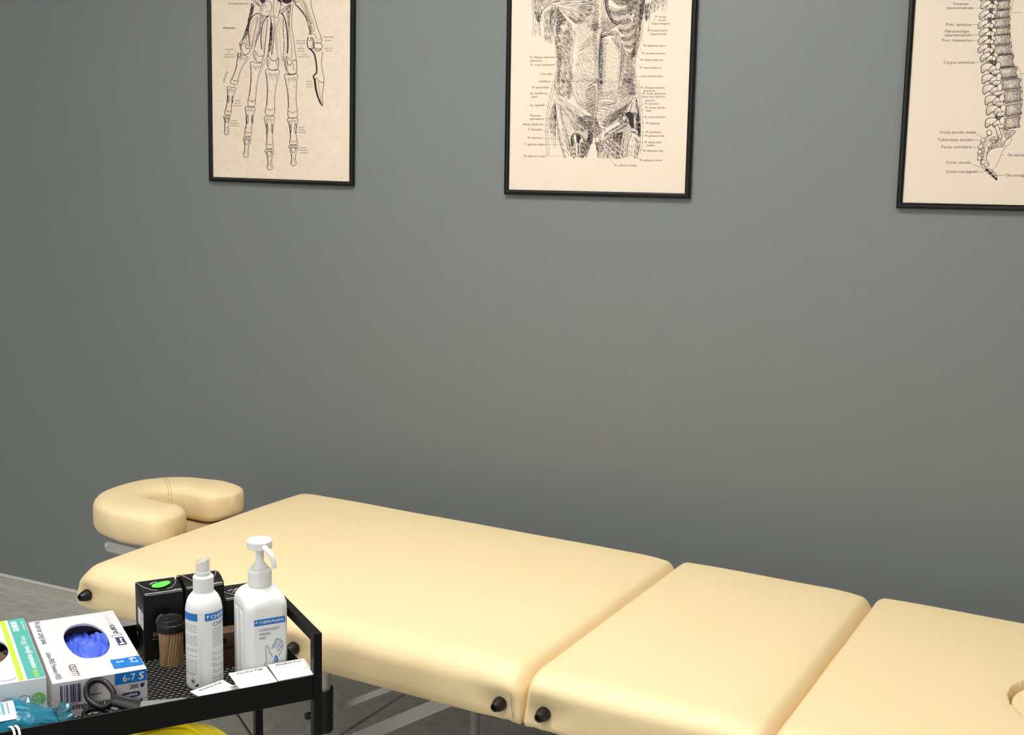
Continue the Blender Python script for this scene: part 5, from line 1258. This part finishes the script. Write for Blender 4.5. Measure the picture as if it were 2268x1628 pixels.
# lower trunk, right
T.tile(1300, 180, 5.139)
T.tone([(130, -10), (368, -10), (350, 130), (240, 132), (130, 148)], 2, 15, 70, 2.8); T.tone([(128, -10), (180, -10), (170, 140), (126, 150)], 4, 9, 36, 3.2)
T.line([(122, 152), (180, 130), (262, 130), (334, 164)], 5); T.tone([(124, 152), (180, 134), (262, 134), (334, 166), (334, 226), (260, 202), (170, 204), (118, 226)], 88, 8.5, 50, 3.4); T.line([(118, 232), (170, 206), (260, 204), (332, 232), (270, 262), (200, 274), (140, 262)], 4.6, closed=True)
for i in range(15): T.line([(132+13*i, 236-10*math.sin(i/14*PI)), (132+13*i, 252+14*math.sin(i/14*PI))], 4, sm=False)
T.line([(374, -10), (362, 120), (336, 236), (300, 256)], 4); T.line([(358, 0), (350, 120), (330, 226)], 2.6)
T.tone([(378, -10), (540, -10), (562, 160), (470, 156), (360, 230)], ('y', -4, -22), 8, 80, 4); T.tone([(440, -10), (545, -10), (562, 150), (480, 150)], 40, 13, 40, 3.6); T.tone([(110, 268), (340, 246), (470, 150), (546, 172), (440, 330), (330, 450), (190, 528), (124, 440)], lambda x, y: R2(12-62*(x-110)/400), 9, 70, 3.6, lambda x, y: .45+.0011*(y-200)+.0010*(x-110)); T.tone([(220, 400), (400, 300), (470, 250), (440, 330), (335, 450), (190, 528)], -62, 9, 40, 3.8); T.tone([(300, 360), (440, 280), (430, 340), (330, 450), (250, 480)], -20, 9, 44, 3.8)
T.line([(120, 440), (160, 540), (250, 512), (340, 460), (440, 340), (480, 250), (545, 180)], 4.6); T.line([(102, 420), (122, 450), (112, 490), (98, 460)], 6, closed=True); T.tone([(98, 440), (140, 500), (160, 560), (120, 650), (84, 620), (94, 520)], 60, 7, 36, 5)
hip = [(430, 360), (500, 336), (566, 350), (604, 420), (606, 640), (572, 590), (530, 545), (480, 505), (470, 430)]
T.fill([(440, 368), (500, 350), (540, 420), (530, 530), (486, 500), (474, 430)]); T.tone(hip, 92, 7, 60, 5.4); T.tone([(552, 170), (586, 260), (604, 420), (606, 640), (574, 580), (566, 350)], 94, 7, 70, 5); T.tone([(380, 400), (440, 350), (470, 430), (400, 470), (350, 480)], -40, 6.5, 40, 5); T.tone([(555, 200), (600, 320), (600, 600), (575, 560)], 60, 14, 40, 4)
for P in ([(504, 276), (552, 214), (548, 330), (500, 356)], [(462, 296), (510, 236), (492, 330), (450, 352)], [(400, 424), (424, 394), (452, 408), (424, 446)], [(532, 420), (552, 410), (556, 540), (538, 530)]):
    T.fill(P, 3, .0004); T.D.stroke(T.fl(T.cm(P, 5, True)), 4, 1, .0005, closed=True); T.tone(P, 80, 10, 34, 3, ('x', 1, .3), lift=.0005)
T.tone([(190, 620), (330, 520), (470, 446), (478, 490), (350, 565), (232, 622)], -28, 6.5, 60, 4.6); T.line([(196, 610), (330, 516), (470, 440)], 4.4); T.line([(230, 624), (350, 568), (478, 494)], 4); T.white([(240, 605), (340, 545), (450, 480)], 6)
T.tone([(380, 560), (480, 508), (530, 560), (470, 590), (420, 630), (400, 660)], ('x', 110, 60), 9, 40, 3.4); T.tone([(200, 640), (400, 570), (410, 640), (402, 770), (310, 730)], 46, 7, 60, 5.2); T.tone([(280, 610), (400, 580), (400, 700), (330, 690)], -20, 10, 40, 4.4); T.white([(250, 650), (320, 700), (390, 760)], 7)
T.tone([(96, 680), (186, 660), (300, 720), (404, 790), (400, 882), (250, 884), (126, 872)], ('x', 84, 44), 10, 80, 4.2); T.tone([(180, 670), (330, 740), (404, 830), (400, 880), (320, 880), (240, 780)], 48, 9, 80, 4); T.white([(190, 690), (280, 790), (360, 870)], 8); T.white([(240, 690), (330, 760), (395, 850)], 6); T.line([(125, 870), (118, 790), (94, 690)], 4)
T.line([(160, 566), (200, 548), (206, 590), (184, 676), (140, 672), (138, 630)], 4.6, closed=True); T.tone([(160, 566), (180, 560), (160, 670), (142, 660)], 100, 9, 40, 3.6); T.line([(126, 800), (150, 768), (186, 760), (180, 790), (134, 806)], 6); T.tone([(100, 690), (150, 700), (186, 750), (150, 765), (126, 800)], 66, 8, 44, 4.4)
T.line([(402, 880), (408, 760), (414, 660), (440, 610), (484, 584)], 4.6); T.line([(462, 860), (470, 720), (500, 640), (512, 580)], 4.2); T.line([(484, 584), (530, 576), (574, 606), (584, 640)], 5); T.tone([(414, 660), (440, 612), (506, 590), (500, 650), (472, 720), (462, 850), (410, 870)], ('x', 98, 84), 10, 70, 3.6); T.tone([(520, 600), (580, 640), (596, 760), (560, 880), (530, 870), (545, 720)], 96, 9, 80, 4.2); T.tone([(480, 720), (530, 640), (540, 760), (520, 870), (470, 860)], 94, 20, 80, 3); T.tone([(490, 570), (540, 560), (590, 620), (570, 620), (520, 590)], 40, 8, 30, 4.6); T.line([(432, 868), (470, 856)], 4)
T.line([(562, -10), (582, 130), (600, 240), (610, 420), (608, 620), (596, 760), (566, 884)], 4); T.line([(590, -10), (604, 130), (622, 240), (634, 420), (632, 620), (622, 740), (602, 820)], 3.2)
T.line([(120, 0), (106, 200), (96, 400), (76, 560), (70, 640)], 4); T.line([(260, 132), (350, 84)], 2.4, sm=False)
T.tile(1100, 0, 3.617)
# captions and leaders
cs_ = 25
for t, x, y in (('M. obliquus externus', 460, 466), ('abdominis', 362, 494), ('M. rectus abdominis', 460, 527), ('Linea alba', 446, 600), ('Umbilicus', 428, 660), ('M. pyramidalis', 418, 708), ('Lig. fundiforme', 406, 756), ('penis', 328, 783), ('Lig. inguinale', 384, 850), ('Funiculus', 354, 934), ('spermaticus', 376, 960), ('Margo falciformis', 374, 1004), ('V. femoralis', 362, 1046), ('M. sartorius', 362, 1112), ('V. saphena magna', 386, 1164), ('M. adductor longus', 396, 1258)):
    T.cap(t, x, y, cs_, 'r', sx=.93, bold=.012, mi=1)
for t, x, y in (('M. biceps', 1270, 142), ('brachii', 1296, 168), ('[caput longum]', 1244, 196), ('M. biceps brachii', 1210, 252), ('[caput breve]', 1232, 280), ('M. latissimus dorsi', 1176, 374), ('M. serratus anterior', 1164, 435), ('M. intercostalis ext.', 1154, 488), ('M. intercostalis int.', 1146, 550), ('Linea semicircularis', 1150, 618), ('M. obliquus internus', 1154, 710), ('abdominis', 1174, 736), ('M. rectus abdominis', 1168, 758), ('Spina iliaca anterior', 1166, 782), ('superior', 1188, 812), ('M. sartorius', 1186, 838), ('M. tensor fasciae', 1190, 870), ('latae', 1196, 894), ('M. rectus femoris', 1184, 945), ('M. iliopsoas', 1198, 996), ('M. pectineus', 1196, 1066), ('M. glutaeus med', 1188, 1096), ('M. vastus inter', 1184, 1148), ('medius', 1200, 1172), ('M. obturator ext.', 1174, 1216), ('M. adductor brevis', 1148, 1292), ('M. adductor longus', 944, 1332)):
    T.cap(t, x, y, cs_, 'l', sx=.93, bold=.012, mi=1)
for p in (((465, 460), (495, 452)), ((462, 520), (640, 470)), ((450, 593), (600, 540)), ((432, 653), (780, 650)), ((425, 700), (560, 790)), ((410, 760), (470, 830), (790, 960)), ((390, 843), (560, 930)), ((382, 945), (470, 960)), ((380, 998), (560, 1050)), ((370, 1048), (590, 1090)), ((370, 1107), (530, 1118)), ((390, 1160), (600, 1160)), ((400, 1251), (715, 1252)), ((1172, 360), (1165, 240)), ((1160, 425), (1145, 360)), ((1150, 480), (1125, 420)), ((1142, 540), (1110, 480)), ((1148, 612), (985, 650)), ((1150, 706), (1100, 690)), ((1164, 752), (900, 745)), ((1160, 775), (1110, 790)), ((1182, 832), (1095, 870)), ((1186, 872), (1140, 890)), ((1180, 938), (1130, 940)), ((1194, 988), (1140, 985)), ((1192, 1060), (1110, 1050)), ((1184, 1090), (1130, 1075)), ((1180, 1142), (1090, 1130)), ((1168, 1206), (1060, 1170)), ((1146, 1270), (1050, 1238)), ((940, 1312), (850, 1200)), ((1265, 140), (1258, 175)), ((1215, 245), (1228, 130))):
    T.line(p, 1.7, sm=False)
T.done()

# ---------- spine
C_ = Poster('framed engraving of a spinal column in profile, rightmost and cut off by the picture edge', (1984, 461), (2268, 467.9), M_paper, 3.322, 1970)
bod = [(-130, -75, 790, 885), (-62, -2, 792, 888), (6, 66, 792, 888), (76, 128, 772, 882), (134, 196, 766, 884), (206, 252, 758, 884), (258, 324, 756, 888), (336, 396, 766, 896), (405, 488, 778, 914), (498, 568, 800, 938), (584, 652, 826, 964), (668, 744, 842, 970), (768, 842, 852, 970), (862, 940, 846, 958)]
for i, (y0, y1, xl, xr) in enumerate(bod):
    k = max(0, i-8)*3; tl_ = 8+k*.5
    P = [(xl, y0+tl_), (xl+(xr-xl)*.5, y0+tl_*.3), (xr, y0-tl_*.4), (xr-8, (y0+y1)/2), (xr, y1-tl_*.4), (xl+(xr-xl)*.5, y1+tl_*.2), (xl, y1+tl_), (xl+8, (y0+y1)/2)]
    C_.line(P, 4, closed=True); hx_ = xl+(xr-xl)*C_.rand.uniform(.3, .5); hy_ = (y0+y1)/2+C_.rand.uniform(-8, 8)
    C_.tone(P, 92, 5.2, 20, 2.9, lambda x, y: min(1.1, .25+.75*abs((x-hx_)/(xr-xl)*1.9)**1.2+.5*abs((y-hy_)/(y1-y0)))); C_.tone(P, 92, 7, 13, 2.4, lambda x, y: .9*((x-xl)/(xr-xl))-.1)
    C_.tone(P, 30, 7, 12, 2.4, lambda x, y: .75-2.4*(x-xl)/(xr-xl)); C_.tone([(xl, y1-6), (xr, y1-14), (xr, y1), (xl, y1+tl_)], 80, 5, 10, 2.8)
    if i < len(bod)-1:
        n_ = bod[i+1]; C_.rungs([(xl+8, y1+tl_+1), (xr, y1-tl_*.4+2)], [(n_[2]+8, n_[0]+tl_), (n_[3], n_[0]-tl_*.4)], 30, .04, 0, 1.8)
    for q in range(3):
        x, y = C_.rand.uniform(xl+20, xr-30), C_.rand.uniform(y0+12, y1-12); C_.D.poly(C_.fl([(x-2, y), (x, y+3), (x+2, y), (x, y-3)]), 1, .0003)
# dark gutter of the arches, then the processes over it
gut = [(735, -60), (738, 60), (742, 180), (738, 300), (748, 400), (765, 500), (780, 600), (795, 700), (808, 800), (815, 900)]
gl_ = [(x-30+8*math.sin(i*2.1), y) for i, (x, y) in enumerate(gut)]; gr_ = [(x+30+5*math.sin(i*1.3), y) for i, (x, y) in enumerate(gut)]
C_.tone(gl_+gr_[::-1], 80, 4.6, 22, 4.2); C_.tone(gl_+gr_[::-1], 20, 6.5, 18, 3.8); C_.tone(gl_+gr_[::-1], 130, 9, 16, 3.6)
BL = [0]
def blob(pts, shade=True, w=4.2):
    BL[0] += 1; e_ = BL[0]*.000012
    C_.fill(pts, 3, .00030+e_); P = pts+[pts[0]]
    C_.D.stroke(C_.fl(C_.cm(pts, 5, True)), w, 1, .00031+e_, closed=True)
    if shade:
        xs = [p[0] for p in pts]; ys = [p[1] for p in pts]; x0, x1, y0, y1 = min(xs), max(xs), min(ys), max(ys)
        C_.tone(pts, C_.rand.choice((-35, -50, 20, 60)), 5.5, 16, 2.6, lambda x, y: max(0, 1.1*(y-y0)/(y1-y0)+.6*(x1-x)/(x1-x0)-.5), lift=.00031+e_)
        C_.tone(pts, 80, 6, 12, 2.4, lambda x, y: max(0, 1.4*(y-y0)/(y1-y0)-.7), lift=.00031+e_)
SP = [(690, -25), (695, 38), (684, 108), (676, 180), (682, 240), (676, 298), (674, 360), (692, 420)]
for i, (x, y) in enumerate(SP):
    k = C_.rand.uniform(-4, 4)
    blob([(x+74, y-26), (x+92, y-34), (x+106, y-14), (x+96, y+6), (x+78, y+2)], True, 3.4)
    blob([(x-24, y+24+k), (x-20, y-4), (x+4, y-24), (x+34, y-36), (x+52, y-26), (x+44, y-6), (x+22, y+4), (x+4, y+22), (x-10, y+34+k)])
    blob([(x+14, y+24), (x+30, y+2), (x+56, y-12), (x+74, y-4), (x+68, y+18), (x+44, y+24), (x+26, y+38)], True, 3.8)
    blob([(x+62, y+8), (x+76, y-6), (x+90, y+2), (x+86, y+22), (x+70, y+26)], False, 3.2)
LP_ = [(706, 498), (712, 578), (718, 655), (734, 734), (744, 808), (736, 900)]
for i, (x, y) in enumerate(LP_):
    blob([(x+40, y+30), (x+58, y+14), (x+96, y+12), (x+108, y+30), (x+84, y+46), (x+56, y+50)], True, 3.6)
    blob([(x-30, y+32), (x-30, y-8), (x-14, y-26), (x+30, y-34), (x+58, y-20), (x+48, y+2), (x+20, y+14), (x-4, y+28), (x-18, y+40)], True, 5)
    blob([(x+22, y+18), (x+44, y-10), (x+72, y-16), (x+96, y-4), (x+90, y+16), (x+62, y+16), (x+44, y+34), (x+28, y+34)])
    blob([(x+74, y-14), (x+88, y-38), (x+108, y-34), (x+112, y-8), (x+98, y+14), (x+82, y+10)], False, 3.6)
# sacrum and coccyx
blob([(716, 968), (740, 958), (752, 975), (745, 996), (722, 998)]); blob([(778, 930), (798, 924), (812, 960), (828, 1005), (815, 1030), (795, 1000), (785, 960)])
C_.line([(820, 945), (870, 960), (930, 965), (900, 1000), (850, 1040), (845, 1075), (790, 1085), (745, 1100), (722, 1130), (712, 1170), (728, 1195), (732, 1220)], 3.6); C_.line([(730, 1000), (690, 1022), (668, 1060), (655, 1110), (650, 1140), (672, 1180), (668, 1205), (690, 1238), (712, 1262)], 4)
C_.tone([(825, 950), (870, 962), (925, 968), (895, 1005), (855, 1035)], 100, 6, 26, 2.6); C_.tone([(840, 975), (900, 985), (860, 1030)], -40, 7, 20, 2.4)
C_.tone([(735, 1030), (760, 1010), (795, 1015), (790, 1045), (760, 1060), (735, 1070)], 40, 7, 20, 3); C_.tone([(740, 1025), (790, 1020), (785, 1045), (750, 1058)], -40, 7, 18, 3); C_.tone([(800, 1020), (842, 1040), (842, 1072), (790, 1084), (780, 1060)], 75, 6, 26, 2.6); C_.tone([(725, 1085), (790, 1062), (790, 1084), (745, 1100), (715, 1150), (705, 1140)], -30, 5, 26, 3.4)
C_.line([(735, 1030), (760, 1008), (798, 1015), (792, 1045), (760, 1060), (720, 1086)], 3.4); C_.line([(800, 1018), (780, 1055), (760, 1075), (725, 1092)], 3)
C_.tone([(690, 1030), (735, 1000), (735, 1040), (715, 1080), (700, 1150), (705, 1230), (670, 1190), (655, 1130), (668, 1070)], 105, 6, 26, 2.8, ('x', 1.1, .4)); C_.tone([(668, 1080), (700, 1090), (695, 1180), (672, 1180)], 30, 7, 18, 2.8)
for x, y in ((685, 1035), (670, 1080), (662, 1120), (660, 1165), (690, 1195), (710, 1215)): blob([(x-14, y+12), (x-10, y-12), (x+10, y-16), (x+16, y+4), (x, y+16)], True, 3)
for a, b, c, d in ((700, 1235, 735, 1250), (722, 1258, 760, 1262), (745, 1280, 778, 1285), (765, 1300, 792, 1305)): C_.loft([(a, b), ((a+c)/2, b+6), (c, d)], [(a+12, b+24), ((a+c)/2+10, b+26), (c+4, d+16)], 9, 3)
C_.line([(735, 1240), (765, 1268), (790, 1300), (780, 1316), (745, 1290), (712, 1262)], 3.4, closed=True)
# brackets, leaders and captions
C_.line([(915, -60), (905, 30), (893, 90), (888, 200), (898, 320), (915, 435)], 2.2); C_.line([(900, 92), (974, 92)], 2.2, sm=False)
C_.line([(928, 486), (950, 500), (965, 545), (978, 660), (975, 800), (958, 900), (942, 925)], 2.2); C_.line([(966, 543), (1010, 543)], 2.2, sm=False)
C_.line([(896, 1000), (895, 1040), (860, 1080), (835, 1110), (820, 1140), (805, 1180), (775, 1235), (740, 1256)], 2.4); C_.line([(822, 1142), (844, 1142)], 2.2, sm=False); C_.line([(745, 1250), (775, 1268), (795, 1305)], 2.2); C_.line([(782, 1290), (846, 1292)], 2.2, sm=False)
for t, x, y, al in (('Foramen', 580, 38, 'r'), ('intervertebrale', 614, 68, 'r'), ('Proc. spinosus', 600, 190, 'r'), ('Fibrocartilago', 586, 240, 'r'), ('intervertebralis', 606, 268, 'r'), ('Proc. transversus', 610, 306, 'r'), ('Corpus vertebrae', 628, 469, 'r'), ('Crista sacralis media', 636, 983, 'r'), ('Tuberositas sacralis', 610, 1038, 'r'), ('Facies auricularis', 602, 1091, 'r'), ('Cornu sacrale', 596, 1205, 'r'), ('Cornu coccygeum', 650, 1272, 'r'), ('Os sacrum', 868, 1150, 'l'), ('Os coccygis', 856, 1299, 'l')):
    C_.cap(t, x, y, 31, al, bold=.014, sx=.97, space=1.06)
for p in (((618, 60), (672, 60)), ((604, 182), (655, 180)), ((608, 258), (690, 258)), ((614, 298), (690, 296)), ((632, 461), (710, 461)), ((638, 985), (690, 1018)), ((614, 1031), (680, 1034)), ((608, 1084), (690, 1086)), ((604, 1206), (680, 1236)), ((654, 1270), (712, 1256))): C_.line(p, 2.2, sm=False)
C_.done()
